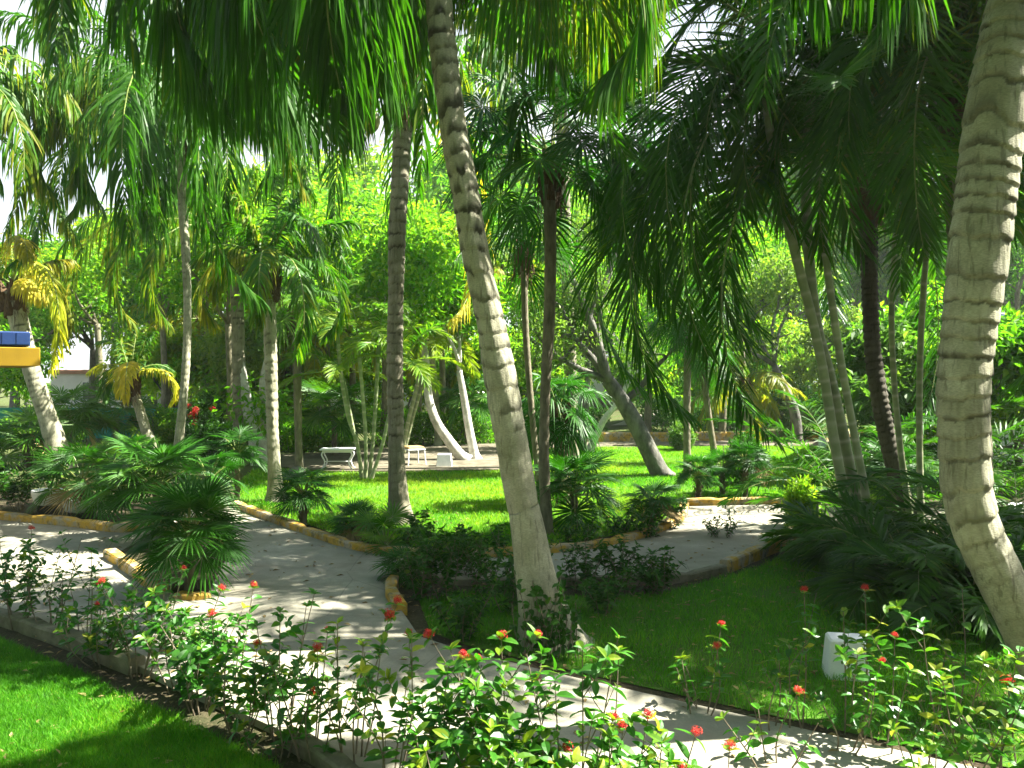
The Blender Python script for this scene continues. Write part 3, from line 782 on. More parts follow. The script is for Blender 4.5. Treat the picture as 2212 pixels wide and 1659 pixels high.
# the big leaning palm in the middle; its crown is above the picture and hangs into the top of it
t1,c1,b1 = coco_palm('tall ringed coconut palm leaning left in the middle, its foot wrapped in leafy stems',
  [(1190,1402,165),(1186,1380,132),(1171,1310,100),(1156,1240,84),(1145,1173,76),(1133,1106,68),(1128,1086,67),(1111,986,70),(1093,886,69),(1077,793,67),(1057,686,58),(1027,550,57),(1002,400,56),(983,300,57),(970,200,57),(957,100,57),(947,0,55),(936,-150,54)],6.4,'bark1',0,3.6,
  tk=dict(ncol=72,dr=.012,sp=.150,amp=.008,flare=.9,seed=3,scar0=.9,thick=.42,darkamt=1.15))
def to(t,c,b,px,py,Y,el,v=.4,mat='coco',**kw):
    k = dict(FK); k.update(kw); frond_to(t,c,pt(px,py,Y),el,M[mat],b,v0=v,**k)
for px,py,Y,el,v in ((480,190,6.0,.45,.25),(640,210,5.6,.3,.2),(360,-40,6.6,.6,.25),(760,240,7.2,.2,.25),(560,70,7.6,.55,.3),(820,130,5.2,.2,.25),(780,260,6.8,.35,.45),(700,240,6.0,.25,.2),(560,215,6.9,.5,.2),(430,100,5.9,.6,.2),(620,140,5.2,.4,.2),(820,210,8.2,.4,.3),(500,-20,7.4,.6,.25),(680,40,8.6,.6,.3),(740,190,5.0,.1,.25),(300,60,6.3,.8,.25),(400,230,7.8,.5,.3),(880,60,8.0,.6,.3),
   (1330,120,7.4,.35,.5),(1200,140,8.4,.35,.3),(1120,60,8.8,.55,.35),(1400,60,8.6,.6,.35),(1290,160,6.4,.55,.4),(1420,-60,7.0,.6,.45),(500,-500,5.6,.9,.4),(700,-100,4.0,.5,.3),(1120,-700,6.5,1.4,.4)):
    to(t1,c1,b1,px,py,Y,el,v)
one_nut(t1,c1+np.array([-.28,.10,-.32]),b1,.12); one_nut(t1,c1+np.array([-.10,-.25,-.36]),b1,.12); one_nut(t1,c1+np.array([.22,.18,-.30]),b1,.11)

# the curved palm on the right edge
t2,c2,b2 = coco_palm('thick curved coconut palm with bright sunlit bark beside the right edge',
  [(2320,1560,122),(2290,1500,104),(2238,1406,100),(2190,1306,98),(2144,1215,96),(2113,1150,96),(2096,1095,98),(2087,1040,97),(2082,953,100),(2081,853,103),(2092,720,105),(2112,560,117),(2129,417,117),(2151,250,118),(2176,100,116),(2196,0,114),(2226,-200,108),(2250,-420,100)],4.95,'bark1',0,3.6,
  tk=dict(ncol=80,dr=.011,sp=.125,amp=.012,flare=.6,seed=8,darkamt=.85,thick=.30,scar0=.3))
for px,py,Y,el,v in ((1650,-150,4.6,.5,.3),(1780,-60,5.0,.3,.3),(1760,-420,5.0,.9,.35),(2100,-500,3.2,.6,.4),(2400,-500,3.2,.7,.4),(2250,-1100,4.7,1.4,.4),(1950,-80,4.1,.2,.3)):
    to(t2,c2,b2,px,py,Y,el,v)

# the dark-crowned palm left of the middle one
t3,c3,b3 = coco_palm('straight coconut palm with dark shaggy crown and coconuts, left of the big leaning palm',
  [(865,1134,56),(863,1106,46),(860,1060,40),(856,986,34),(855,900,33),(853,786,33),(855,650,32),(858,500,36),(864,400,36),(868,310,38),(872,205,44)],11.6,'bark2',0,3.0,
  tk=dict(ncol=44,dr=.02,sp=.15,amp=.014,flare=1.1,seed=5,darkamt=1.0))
for px,py,Y,el,v,m in ((780,760,11.0,.35,.25,'coco'),(770,560,10.6,.6,.3,'coco'),(800,640,12.6,.5,.3,'coco'),(920,600,12.2,.35,.35,'coco'),(960,520,11.0,.6,.3,'coco'),
      (640,330,11.6,.9,.5,'coco'),(700,460,12.8,.8,.5,'coco'),(740,120,11.6,1.25,.4,'coco'),(800,20,12.4,1.35,.4,'coco'),(930,30,11.6,1.4,.4,'coco'),(1010,180,12.6,1.0,.45,'coco'),
      (1060,300,11.6,.8,.4,'coco'),(870,-120,12.0,1.5,.4,'coco'),(900,480,9.6,.6,.3,'coco'),(860,640,13.8,.5,.45,'coco'),(960,690,12.8,.2,.95,'yellow_leaf')):
    to(t3,c3,b3,px,py,Y,el,v,m,n=66,ll=.62,lw=.036)
one_nut(t3,pt(758,285,11.1),b3,.13); one_nut(t3,pt(800,262,11.0),b3,.12); one_nut(t3,pt(905,240,11.1),b3,.12)
flower_stalk(t3,c3+np.array([.05,-.1,.1]),-1.2,1.3,.9,b3)

# short wide palm further left
t4,c4,b4 = coco_palm('sturdy coconut palm with low open crown behind the kerb, left of the straight palm',
  [(597,1088,42),(595,1060,31),(591,980,25),(588,900,24),(585,786,26),(581,640,27),(579,600,32)],13.6,'bark1',0,2.6,tk=dict(ncol=40,dr=.025,sp=.14,amp=.012,flare=1.0,seed=12,darkamt=.75))
for px,py,Y,el,v in ((500,720,13.2,.5,.55),(470,640,14.0,.7,.5),(430,560,13.0,.9,.4),(520,420,13.6,1.2,.4),(600,350,13.8,1.35,.45),(660,400,13.2,1.2,.4),(760,480,13.6,.9,.35),(740,620,14.4,.6,.45),(700,720,13.4,.5,.4),(640,760,12.6,.4,.35),(560,700,12.2,.5,.35),(480,500,15,1.0,.4),(690,560,11.8,.9,.3),(620,480,15.4,1.1,.5)):
    to(t4,c4,b4,px,py,Y,el,v,n=62,ll=.50,lw=.036,hang=.7)
flower_stalk(t4,c4,-.2,.35,.75,b4); flower_stalk(t4,c4,2.9,.5,.6,b4,'fibre'); flower_stalk(t4,c4,-1.8,.6,.5,b4)

# tall slim palm on the left with the wide hanging crown
t5,c5,b5 = coco_palm('slim coconut palm with pale stem and wide drooping crown over the left garden',
  [(383,1016,24),(386,960,20),(396,860,17),(403,760,16),(405,660,16),(402,560,17),(397,480,19),(394,400,22),(392,300,26)],16.5,'bark1',0,3.6,tk=dict(ncol=32,dr=.03,sp=.13,amp=.010,seed=14,darkamt=.7))
for px,py,Y,el,v in ((-60,20,15.5,.95,.45),(20,250,15.2,.9,.4),(90,380,15.6,.8,.35),(170,470,15.8,.75,.35),(250,480,15,.6,.35),(330,500,14.4,.5,.3),(470,500,14.6,.5,.35),(545,440,15.6,.75,.4),(610,360,16,.85,.4),(600,200,17,1.0,.45),(560,60,16,1.15,.4),(440,-60,16.5,1.35,.4),(300,-60,16.5,1.25,.4),(140,-20,17,1.1,.45),(430,500,13.4,.6,.3),(290,520,13.4,.6,.3),(360,520,15.2,.35,.3),(200,540,17,.65,.4),(520,520,16.5,.6,.35),(120,180,14.2,1.0,.35),(220,330,17.5,.9,.4),(370,470,17.6,.7,.4),(30,420,15.4,.95,.4),(-20,330,15.8,1.0,.4),(110,300,16.4,1.0,.4),(500,300,13.6,1.0,.35)):
    to(t5,c5,b5,px,py,Y,el,v,n=96,ll=1.0,lw=.040,hang=1.0)

# palm whose big pale grey leaf arches over the left lawn
t6,c6,b6 = coco_palm('coconut palm half hidden behind the slim one, long arched leaf over the hedge',
  [(520,1000,32),(518,900,28),(515,760,27),(512,640,27),(508,540,30)],19.5,'bark2',0,3.6,tk=dict(ncol=28,dr=.04,sp=.14,amp=.010,seed=15))
for px,py,Y,el,v in ((120,640,18.5,.75,.45),(170,700,19.5,.7,.55),(230,560,20.5,.9,.45),(300,700,18,.6,.5),(420,740,18.5,.5,.6),(600,640,19,.8,.45),(640,520,20,1.0,.45),(520,360,19.5,1.35,.45),(400,400,20,1.2,.45),(690,720,19.5,.6,.5)):
    to(t6,c6,b6,px,py,Y,el,v,n=70,ll=.72,lw=.05,hang=.85)

# far-left palms
t7,c7,b7 = coco_palm('leaning grey coconut palm with yellow old leaves beyond the blue and yellow roof corner',
  [(118,950,44),(104,905,38),(82,840,36),(60,770,36),(40,690,38),(28,630,40)],18.5,'bark1',0,3.0,tk=dict(ncol=28,dr=.04,sp=.14,amp=.010,seed=16))
for px,py,Y,el,v,m in ((90,640,17.8,.4,.8,'yellow_leaf'),(105,800,17.2,.6,.6,'yellow_leaf'),(150,560,18.5,.8,.7,'coco'),(-120,640,18,.7,.5,'coco'),(-60,800,18.6,.5,.8,'yellow_leaf'),(60,420,18.5,1.3,.5,'coco'),(-60,460,18.5,1.1,.5,'coco'),(130,720,19.6,.5,.7,'coco'),(60,560,16.4,.9,.9,'coco'),(20,540,20,1.2,.6,'coco')):
    to(t7,c7,b7,px,py,Y,el,v,m,n=60,ll=.60,lw=.045)
t8,c8,b8 = coco_palm('coconut palm out at the left edge whose long leaves hang down beside the sky gap',
  [(-190,1040,36),(-200,800,34),(-210,560,34),(-200,400,36),(-190,270,40)],15,'bark1',0,3.4,tk=dict(ncol=24,dr=.05,sp=.14,seed=18))
for px,py,Y,el,v in ((75,520,14.5,.9,.55),(40,500,15.2,.95,.45),(110,440,15.6,.9,.5),(60,380,15,1.05,.45),(10,560,15.6,.7,.5),(90,300,16,1.1,.45),(-20,540,14,.6,.6),(-350,300,15,.8,.4),(-120,-120,15,1.3,.4),(20,100,15.4,1.1,.45),(-60,600,16,.4,.5)):
    to(t8,c8,b8,px,py,Y,el,v,n=76,ll=.72,lw=.042,hang=.95)
t13,c13,b13 = coco_palm('coconut palm leaning in from the upper left, only its hanging leaves seen',
  [(-420,1240,56),(-380,900,48),(-280,500,46),(-120,100,46),(60,-260,48)],9.2,'bark1',0,3.2,tk=dict(ncol=24,dr=.05,sp=.14,seed=35))
for px,py,Y,el,v in ((30,150,8.8,.55,.45),(170,150,9.2,.5,.4),(300,130,8.6,.5,.35),(420,100,9.2,.65,.35),(-120,120,9,.6,.45),(120,90,10.4,.4,.4),(520,-40,9.6,.9,.4),(-320,-60,9,.9,.4),(80,-620,9.2,1.4,.4),(260,40,10.6,.6,.4),(240,60,7.6,.4,.3),(-20,60,7.6,.5,.4),(90,170,10,.55,.45),(350,150,10.4,.6,.4),(0,-20,8.6,.8,.45),(180,-40,9.8,.9,.4),(400,30,8.2,.7,.35)):
    to(t13,c13,b13,px,py,Y,el,v,n=84,ll=.80,lw=.036,hang=.9)
t9,c9,b9 = coco_palm('young coconut palm with orange-yellow hanging leaves in front of the green netting',
  [(322,950,24),(312,920,20),(300,880,19),(290,850,20),(284,832,22)],20,'bark1',0,1.8,tk=dict(ncol=24,dr=.04,sp=.13,seed=19),name='coconut_palm')
for px,py,Y,el,v,m in ((272,862,18.8,.9,.9,'yellow_leaf'),(258,850,19,.9,.8,'yellow_leaf'),(195,800,20,.9,.5,'yellow_leaf'),(235,870,20.5,.8,.4,'coco'),(365,870,20,.8,.75,'yellow_leaf'),(370,800,20.4,1.0,.4,'coco'),(260,740,20,1.3,.5,'coco'),(330,720,20,1.3,.5,'coco'),(300,700,20.5,1.45,.5,'coco'),(210,740,21,1.1,.5,'coco')):
    to(t9,c9,b9,px,py,Y,el,v,m,n=48,ll=.42,lw=.036,hang=.7)

# the dark fuzzy palm among the canes on the right
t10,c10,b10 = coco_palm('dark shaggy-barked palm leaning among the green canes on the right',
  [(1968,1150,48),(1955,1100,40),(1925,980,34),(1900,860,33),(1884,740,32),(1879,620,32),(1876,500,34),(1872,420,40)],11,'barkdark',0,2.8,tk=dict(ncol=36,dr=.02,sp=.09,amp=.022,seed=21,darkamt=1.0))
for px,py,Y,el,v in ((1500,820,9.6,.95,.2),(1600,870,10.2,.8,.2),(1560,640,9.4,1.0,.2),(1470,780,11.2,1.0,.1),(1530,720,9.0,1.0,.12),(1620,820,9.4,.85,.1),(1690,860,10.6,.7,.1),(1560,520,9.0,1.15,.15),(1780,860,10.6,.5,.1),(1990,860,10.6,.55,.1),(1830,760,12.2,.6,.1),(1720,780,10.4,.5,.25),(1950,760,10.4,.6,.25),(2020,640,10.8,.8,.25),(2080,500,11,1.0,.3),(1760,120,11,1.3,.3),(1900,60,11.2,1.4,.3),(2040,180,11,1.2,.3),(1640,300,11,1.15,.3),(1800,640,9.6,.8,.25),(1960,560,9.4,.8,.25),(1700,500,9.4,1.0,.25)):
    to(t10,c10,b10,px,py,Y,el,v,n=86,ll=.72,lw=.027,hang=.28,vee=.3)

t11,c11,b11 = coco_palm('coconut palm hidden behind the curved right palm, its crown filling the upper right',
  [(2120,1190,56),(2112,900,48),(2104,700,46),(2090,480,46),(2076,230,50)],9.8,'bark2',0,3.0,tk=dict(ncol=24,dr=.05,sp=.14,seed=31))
for px,py,Y,el,v in ((1540,260,9.4,.75,.3),(1640,440,9.0,.7,.3),(1780,540,9.4,.6,.3),(1900,580,8.8,.5,.25),(1560,60,9.8,1.0,.35),(1760,-60,9.8,1.25,.35),(2260,400,9.2,.7,.3),(2220,580,9.0,.5,.3),(2000,540,8.4,.4,.25),(1840,300,8.2,.7,.3),(2060,-150,9.6,1.45,.4),(1660,200,8.0,.9,.3),(1500,-40,9.0,1.05,.35),(1440,160,9.0,.95,.3)):
    to(t11,c11,b11,px,py,Y,el,v,n=90,ll=.75,lw=.027,hang=.38,vee=.3)
t14,c14,b14 = coco_palm('tall coconut palm behind the curved right palm, its leaves hanging into the top right',
  [(2086,1160,52),(2084,900,46),(2076,600,42),(2040,250,42),(1990,-10,46)],10.7,'bark2',0,3.0,tk=dict(ncol=24,dr=.05,sp=.14,seed=37))
for px,py,Y,el,v in ((1560,140,10.4,.6,.35),(1660,260,10.0,.5,.3),(1780,330,10.6,.4,.3),(1900,380,10.0,.3,.25),(2080,380,10.0,.3,.3),(2250,260,10.4,.6,.3),(1640,-60,10.8,.9,.4),(1980,-420,10.7,1.4,.4),(2300,0,10.7,.9,.4),(1840,180,8.8,.5,.3),(2120,200,9.0,.5,.3)):
    to(t14,c14,b14,px,py,Y,el,v,n=92,ll=.78,lw=.027,hang=.5)
t12,c12,b12 = coco_palm('tall coconut palm behind the slim fan palms whose pale leaves arch against the sky',
  [(1236,1010,30),(1232,800,26),(1224,560,25),(1214,300,25),(1206,100,28)],19,'bark2',0,3.6,tk=dict(ncol=20,dr=.06,sp=.14,seed=33))
for px,py,Y,el,v in ((1010,110,18.5,.6,.6),(1040,230,19,.5,.6),(1340,170,19,.6,.6),(1400,80,19,.8,.55),(1110,260,18,.3,.6),(1290,280,18,.4,.6),(1060,-40,19,1.0,.55),(1320,-60,19,1.0,.55),(1210,-140,19,1.45,.55),(990,30,20,.8,.65),(1020,70,18,.75,.6),(1100,200,19.5,.45,.65),(1390,150,18.5,.7,.6),(1250,210,17.6,.4,.6),(1150,-60,20,1.2,.6),(1330,60,20,.9,.6),(1080,90,17.6,.8,.6)):
    to(t12,c12,b12,px,py,Y,el,v,n=76,ll=.85,lw=.055,hang=.85)
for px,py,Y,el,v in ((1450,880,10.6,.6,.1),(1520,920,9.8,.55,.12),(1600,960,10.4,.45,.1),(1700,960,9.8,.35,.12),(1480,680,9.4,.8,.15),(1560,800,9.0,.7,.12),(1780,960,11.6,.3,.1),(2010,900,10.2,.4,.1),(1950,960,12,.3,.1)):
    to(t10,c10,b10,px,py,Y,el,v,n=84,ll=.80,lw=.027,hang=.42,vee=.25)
# ---------------------------------------------------------------- slim fan palms in the middle
def thatch_palm(label, pts, Y, n, pl, Rr, group='tall fan palms', v0=(.25,.5), elr=(1.4,-.8), az0=0., bark='bark_thin', nseg=30, extra=()):
    pts = to_ground(pts,Y); base = pt(pts[0][0],pts[0][1],Y); base[2] = 0
    t = thing('thatch_palm',label,'fan palm',base,group)
    C = spline([[*pt(x,y,Y),w/2/F*Y] for x,y,w in pts],.04)
    s = np.arange(len(C)); rr = C[:,3]*(1+.10*noise3(s*.8,0*s,0*s,int(Y*10))+.06*(np.sin(s*1.9)>.3))
    mb = MB(); tube(mb,C[:,:3],rr,16,.5); mb.build('trunk',M[bark],t,base,smooth=True)
    leaf_bases(t,C[-1,:3],C[-1,3],base,9,.40)
    fan_crown(t,C[-1,:3]+UP*.12,n,pl,Rr,M['fan'],base,elr,v0,az0,nseg,.5)
    return t
tT = thatch_palm('tall slim fan palm with big dark glossy leaves just behind the leaning palm',[(1182,1152,28),(1178,1080,23),(1175,980,21),(1178,840,20),(1186,700,23),(1189,560,24),(1188,450,26),(1188,380,30)],10.9,22,.85,.66,elr=(1.5,-.9),nseg=34)
for az,el,pl in ((.15,.75,1.2),(-.3,.45,1.35),(.5,.30,1.45),(-.9,.55,1.1),(-.15,.05,1.2),(.0,1.05,1.3),(.9,.2,1.2),(-.55,-.1,1.0),(3.4,.4,1.0),(2.9,.1,.9),(-1.2,.1,.9),(-2.0,.3,.9),(-2.6,.6,1.1),(3.8,.9,1.1),(.3,-.25,1.1),(-.7,.9,1.2),(-1.5,.8,1.0),(2.4,.7,1.1)):
    fan('fan_leaf',tT,pt(1190,335,10.9),az,el,pl,.62+.12*rng.random(),M['fan'],34,2.5,.15+.25*rng.random(),.5,off=tT.location)
thatch_palm('second slimmer fan palm stem beside the tall one, crown lower down',[(1172,1090,17),(1160,1000,13),(1146,860,13),(1136,720,13),(1132,600,14),(1130,540,18)],12.6,9,.55,.50,az0=1.1)
thatch_palm('thin pale fan palm with a round rock at its foot on the middle lawn',[(646,1024,20),(645,960,15),(643,860,16),(641,760,17),(640,690,18)],17,18,.55,.52,az0=.6,v0=(.4,.7))
thatch_palm('thin dark fan palm standing alone on the right part of the lawn',[(1486,1032,19),(1484,960,15),(1484,860,15),(1486,760,15),(1488,690,18)],17,20,.6,.55,az0=2.0,v0=(.2,.4))
thatch_palm('slender grey-stemmed fan palm leaning behind the small round bush',[(1546,1000,15),(1536,930,12),(1526,860,12),(1518,790,13)],19.5,14,.5,.5,az0=2.9,v0=(.3,.5))
thatch_palm('fan palm on a short stem beside the straight twin stems',[(1212,985,30),(1210,950,26),(1206,905,28)],13.2,18,.42,.50,az0=.3,v0=(.2,.4))

# ---------------------------------------------------------------- cane palms
def cane(pts, Y, yb=0.0):
    out = []
    for i,(x,y,w) in enumerate(pts):
        p = pt(x,y,Y); out.append([p[0],p[1]+yb*p[2],p[2],w/2/F*Y])
    return out
bA = gx(1872,9.4)
tA = areca_clump('clump of tall pale green canes leaning left on the right side of the garden',bA,[
   cane([(1850,1202,24),(1822,1060,22),(1800,940,21),(1778,800,20),(1752,680,20),(1716,540,20),(1690,430,20),(1664,290,18),(1650,160,17),(1646,90,16)],9.4),
   cane([(1872,1202,25),(1850,1080,24),(1822,940,23),(1790,800,22),(1764,700,22),(1748,560,22),(1740,400,21),(1748,260,20),(1766,120,20),(1782,10,19)],9.5),
   cane([(1890,1205,20),(1868,1060,18),(1842,920,16),(1818,790,16),(1798,660,16),(1782,540,15),(1774,450,15)],9.3)],0,2.6,8,'cane palms',v0=(.12,.42),frond_kw=dict(n=56,ll=.62,lw=.024,hang=.18,vee=.45))
for px,py,Y,el,v in ((1300,130,9.0,.7,.25),(1400,240,9.6,.85,.2),(1320,20,9.6,.9,.3),(1500,500,8.8,.6,.15),(1560,560,9.6,.5,.15),(1380,-60,9.4,1.1,.3),(1760,420,8.8,.6,.15),(1900,260,9.6,.8,.2)):
    to(tA,pt(1648,70,9.4),bA,px,py,Y,el,v,'areca',n=56,ll=.60,lw=.022,hang=.2,vee=.4,rw=.012)
bB = gx(1990,10.2)
areca_clump('pair of thin grey-green canes between the dark shaggy palm and the curved right palm',bB,[
   cane([(1992,1182,16),(1988,1050,14),(1986,900,13),(1988,760,13),(1994,640,13),(2000,560,12)],10.2),
   cane([(1975,1178,15),(1944,960,13),(1930,800,12),(1926,680,12),(1932,540,12),(1942,420,11)],10.3)],0,1.9,6,'cane palms',v0=(.12,.35),low=5)
bC = gx(792,16.7)
areca_clump('fan-shaped clump of thin pale canes on the middle lawn beside the white table',bC,[
   cane([(782,1036,9),(772,960,8),(752,900,8),(738,820,8),(730,740,8)],16.7),
   cane([(790,1036,9),(790,950,8),(784,860,8),(776,770,8)],16.6),
   cane([(797,1036,9),(806,950,8),(812,860,8),(816,780,8)],16.8),
   cane([(802,1036,9),(826,960,8),(840,900,8),(856,840,7)],16.5),
   cane([(786,1036,8),(766,940,7),(750,860,7)],16.9)],0,1.5,7,'cane palms',v0=(.5,.8),low=0,frond_kw=dict(n=36,ll=.34,lw=.028))
bD = gx(905,21)
areca_clump('whitish slanting pair of canes behind the straight palm, fresh green leaves on top',bD,[
   cane([(868,975,10),(884,900,9),(904,820,9),(918,740,9)],21),cane([(872,978,9),(892,900,8),(912,830,8),(928,770,8)],21.2)],0,2.0,9,'cane palms',v0=(.55,.85),frond_kw=dict(n=40,ll=.42,lw=.04))
# low bushy cane palms on the right
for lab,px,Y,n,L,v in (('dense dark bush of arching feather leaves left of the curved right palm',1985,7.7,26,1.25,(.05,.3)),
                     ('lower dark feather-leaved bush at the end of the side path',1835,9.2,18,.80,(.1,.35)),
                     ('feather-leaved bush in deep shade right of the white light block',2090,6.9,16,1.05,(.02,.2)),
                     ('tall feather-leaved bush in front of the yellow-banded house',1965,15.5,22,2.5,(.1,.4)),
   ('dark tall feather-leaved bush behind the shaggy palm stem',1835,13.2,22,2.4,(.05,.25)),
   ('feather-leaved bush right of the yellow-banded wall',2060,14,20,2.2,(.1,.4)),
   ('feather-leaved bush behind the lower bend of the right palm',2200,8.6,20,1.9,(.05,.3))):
    b = gx(px,Y); t = thing('areca_bush',lab,'palm bush',b,'low feather palms')
    for i in range(n):
        a = i*2.4+rng.normal(0,.3); f = (i+.5)/n
        frond('frond',t,b+np.array([math.cos(a)*.12,math.sin(a)*.12,.02]),a,1.35-.85*f,L*(.8+.35*rng.random()),.9+.8*rng.random(),M['areca'],n=44,ll=.36,lw=.026,hang=.3,vee=.3,v0=v[0]+(v[1]-v[0])*rng.random(),off=b,rw=.011,stalk=.2)
# ---------------------------------------------------------------- low fan palms
for lab,px,py,h,Rr,n,v,pl in (
  ('big dark fan palm in the yellow-edged bed where the two paths meet',408,1288,.52,.50,26,(.2,.5),.42),
  ('fan palm with upright pale young leaves just left of the big dark one',338,1172,.62,.62,28,(.25,.6),.62),
  ('fan palm crowding the path behind the yellow-edged bed',452,1118,.50,.46,16,(.15,.4),.45),
  ('light green fan palm behind the white planters on the left',235,1075,.40,.44,16,(.5,.8),.5),
  ('fan palm rising between the planters and the dark hedge',300,1050,.40,.46,16,(.35,.65),.55),
  ('small fan palm beside the kerb at the foot of the sturdy palm',655,1138,.42,.42,18,(.15,.4),.34),
  ('dark fan palm in front of the hedge, left of the sturdy palm',512,1082,.75,.50,18,(.2,.45),.40),
  ('pale young fan palm by the path bend below the straight palm',832,1196,.10,.40,11,(.6,.85),.36),
  ('low spiky fan palm left of the straight palm foot',770,1172,.18,.38,16,(.2,.4),.28),
  ('tiny fan palm at the inner corner of the path junction',872,1262,.12,.30,13,(.2,.4),.2),
  ('bushy fan palm with long stalks right of the leaning palm',1240,1140,.42,.60,22,(.15,.45),.60),
  ('low fan palm in the shrubs left of the side path end',1408,1150,.32,.42,18,(.2,.4),.32),
  ('fan palm on a thin stem in the shade at the side path kerb',1508,1086,.42,.42,16,(.15,.35),.32),
  ('dark fan palm with drooping leaves left of the cane clump',1610,1078,.55,.45,18,(.12,.35),.36),
  ('middle one of the dark fan palms above the side path kerb',1560,1070,.40,.42,16,(.12,.3),.34),
  ('small bright fan palm on the far bank behind the lawn',1738,952,.60,.75,16,(.5,.75),.6),
  ('fan palm behind the netting posts in the far left bed',150,985,.9,.85,18,(.5,.8),.8),
  ('bright fan palm below the leaning grey palm on the far left',60,1010,.5,.75,18,(.5,.8),.7),
  ('broad fan palm under the young yellow-leaved palm',250,975,.8,.95,18,(.5,.8),.9),
  ('fan palm half behind the cane clump foot in the right shade',1935,1110,.5,.6,16,(.2,.45),.5),
  ('small round fan palm in front of the far hedge beside the white table',722,985,1.0,.95,18,(.45,.7),.8),
  ('short fan palm seen between the whitish slanting trunks',1008,960,1.2,.85,16,(.35,.6),.7)):
    k_ = (.72 if px<480 else .66) if py>1040 else .8
    fan_shrub(lab,gp(px,py),h,Rr*k_,n,pl=pl*k_,v0=v,trunk_r=.045 if py>1040 else .07)

# ---------------------------------------------------------------- broadleaf trees inside the garden
def px4(lst,Y): return [[*pt(x,y,Y),w/2/F*Y] for x,y,w in lst]
b = gx(1440,17.2); t = thing('broadleaf_tree','dark-stemmed small-leaved tree leaning left over the lawn, forked at mid height','tree',b)
tips = branch_tree(px4([(1442,1040,50),(1425,1020,42),(1400,970,38),(1370,910,36),(1340,860,33),(1312,820,30)],17.2),b,t,M['bark_grey'],5,2,.6,.62,1.15,
   extra=[px4([(1312,820,20),(1295,760,18),(1292,690,17),(1306,620,16),(1330,540,13)],17.5),px4([(1316,825,18),(1290,730,16),(1262,660,14),(1236,600,11)],17.0),px4([(1345,868,16),(1380,840,14),(1410,800,11),(1440,770,8)],17.4)])
foliage('crown',t,tips,85,.42,.10,M['olive'],b,.5,wr=.42)
b = gx(565,19.5); t = thing('broadleaf_tree','pale forked tree with swollen white foot behind the sturdy palm','tree',b)
tips = branch_tree(px4([(572,1004,66),(564,985,48),(556,950,40)],19.5),b,t,M['bark_white'],1,1,.3,.6,.5,
   extra=[px4([(556,955,36),(540,905,30),(528,850,26),(518,780,22),(512,700,18),(520,600,14)],19.5),px4([(558,955,28),(574,890,22),(570,830,20),(585,750,16),(600,660,12)],19.7)])
foliage('crown',t,tips,90,.75,.20,M['tree'],b,.62)
b = gx(1014,20.5); t = thing('broadleaf_tree','whitish bent trunk leaning left beside the white box on the lawn','tree',b)
tips = branch_tree(px4([(1012,998,34),(995,985,26),(968,950,22),(942,910,20),(926,860,18),(922,800,15),(916,740,12)],20.5),b,t,M['bark_white'],4,2,.55,.62,1.3)
foliage('crown',t,tips,70,.6,.17,M['tree'],b,.55)
b = gx(1026,20.8); t = thing('broadleaf_tree','thin white trunk rising behind the leaning palm, right of the bent one','tree',b)
tips = branch_tree(px4([(1030,998,32),(1024,980,22),(1014,930,18),(1004,870,16),(992,800,13)],20.8),b,t,M['bark_white'],4,2,.55,.62,1.2)
foliage('crown',t,tips,70,.6,.17,M['tree'],b,.5)
b = gx(1275,22.5); t = thing('broadleaf_tree','slim pale tree leaning right in front of the far kerb','tree',b)
tips = branch_tree(px4([(1272,978,22),(1284,950,16),(1306,905,14),(1334,870,12),(1360,820,10)],22.5),b,t,M['bark_white'],3,2,.6,.62,1.2)
foliage('crown',t,tips,60,.5,.15,M['tree'],b,.55)
b = gx(1257,22.8); t = thing('broadleaf_tree','straight thin tree trunk beside the slim leaning one at the far kerb','tree',b)
tips = branch_tree(px4([(1258,975,18),(1262,920,14),(1268,850,13),(1270,770,11)],22.8),b,t,M['bark_grey'],3,2,.6,.62,1.2)
foliage('crown',t,tips,60,.5,.15,M['tree'],b,.5)
b = gx(1722,26); t = thing('broadleaf_tree','pale curved tree on the bank with light green crown left of the canes','tree',b)
tips = branch_tree(px4([(1722,957,28),(1716,890,22),(1694,840,20),(1672,790,16)],26),b,t,M['bark_grey'],5,2,.6,.62,1.6)
foliage('crown',t,tips,70,.7,.17,M['olive'],b,.65)
for lab,px,yb,Y,yt,w in (('tall slender tree trunk right of the slim palm on the left',495,985,22.5,700,18),('thin straight trunk left of the red-flowered bush',352,958,26,690,14),
                     ('thin tree trunk far behind the white table',758,950,27,720,14),('thin pale trunk between the sturdy palm and the thin pale fan palm',618,948,28,640,13),('dark thin trunk left of the cane clump on the lawn',704,958,25.5,660,13),
                     ('thin trunk close to the left side of the straight palm',828,960,25,660,13),('pale thin trunk just right of the straight palm',902,950,27,640,12),('thin dark trunk between straight palm and bent whitish trunk',952,952,27,680,13),
                     ('thin trunk behind the netting fence',212,935,31,700,15),('two-toned thin trunk right of the young yellow palm',358,944,28.5,660,14),('slim dark trunk behind the clipped hedge',446,950,27,640,14),
                     ('pale thin trunk right of the dark-stemmed leaning tree',1398,944,28,660,13),('slim trunk under the round tree on the bank',1560,938,30,680,13),('slender trunk with twigs on the far bank left of the curved tree',1600,943,29,680,14)):
    b = gx(px,Y); t = thing('broadleaf_tree',lab,'tree',b)
    tips = branch_tree(px4([(px,yb,w*1.3),(px+4,(yb+yt)/2,w),(px-2,yt,w*.8)],Y),b,t,M['bark_thin'],4,2,.55,.62,1.4)
    foliage('crown',t,tips,70,.7,.2,M['tree'],b,.6)

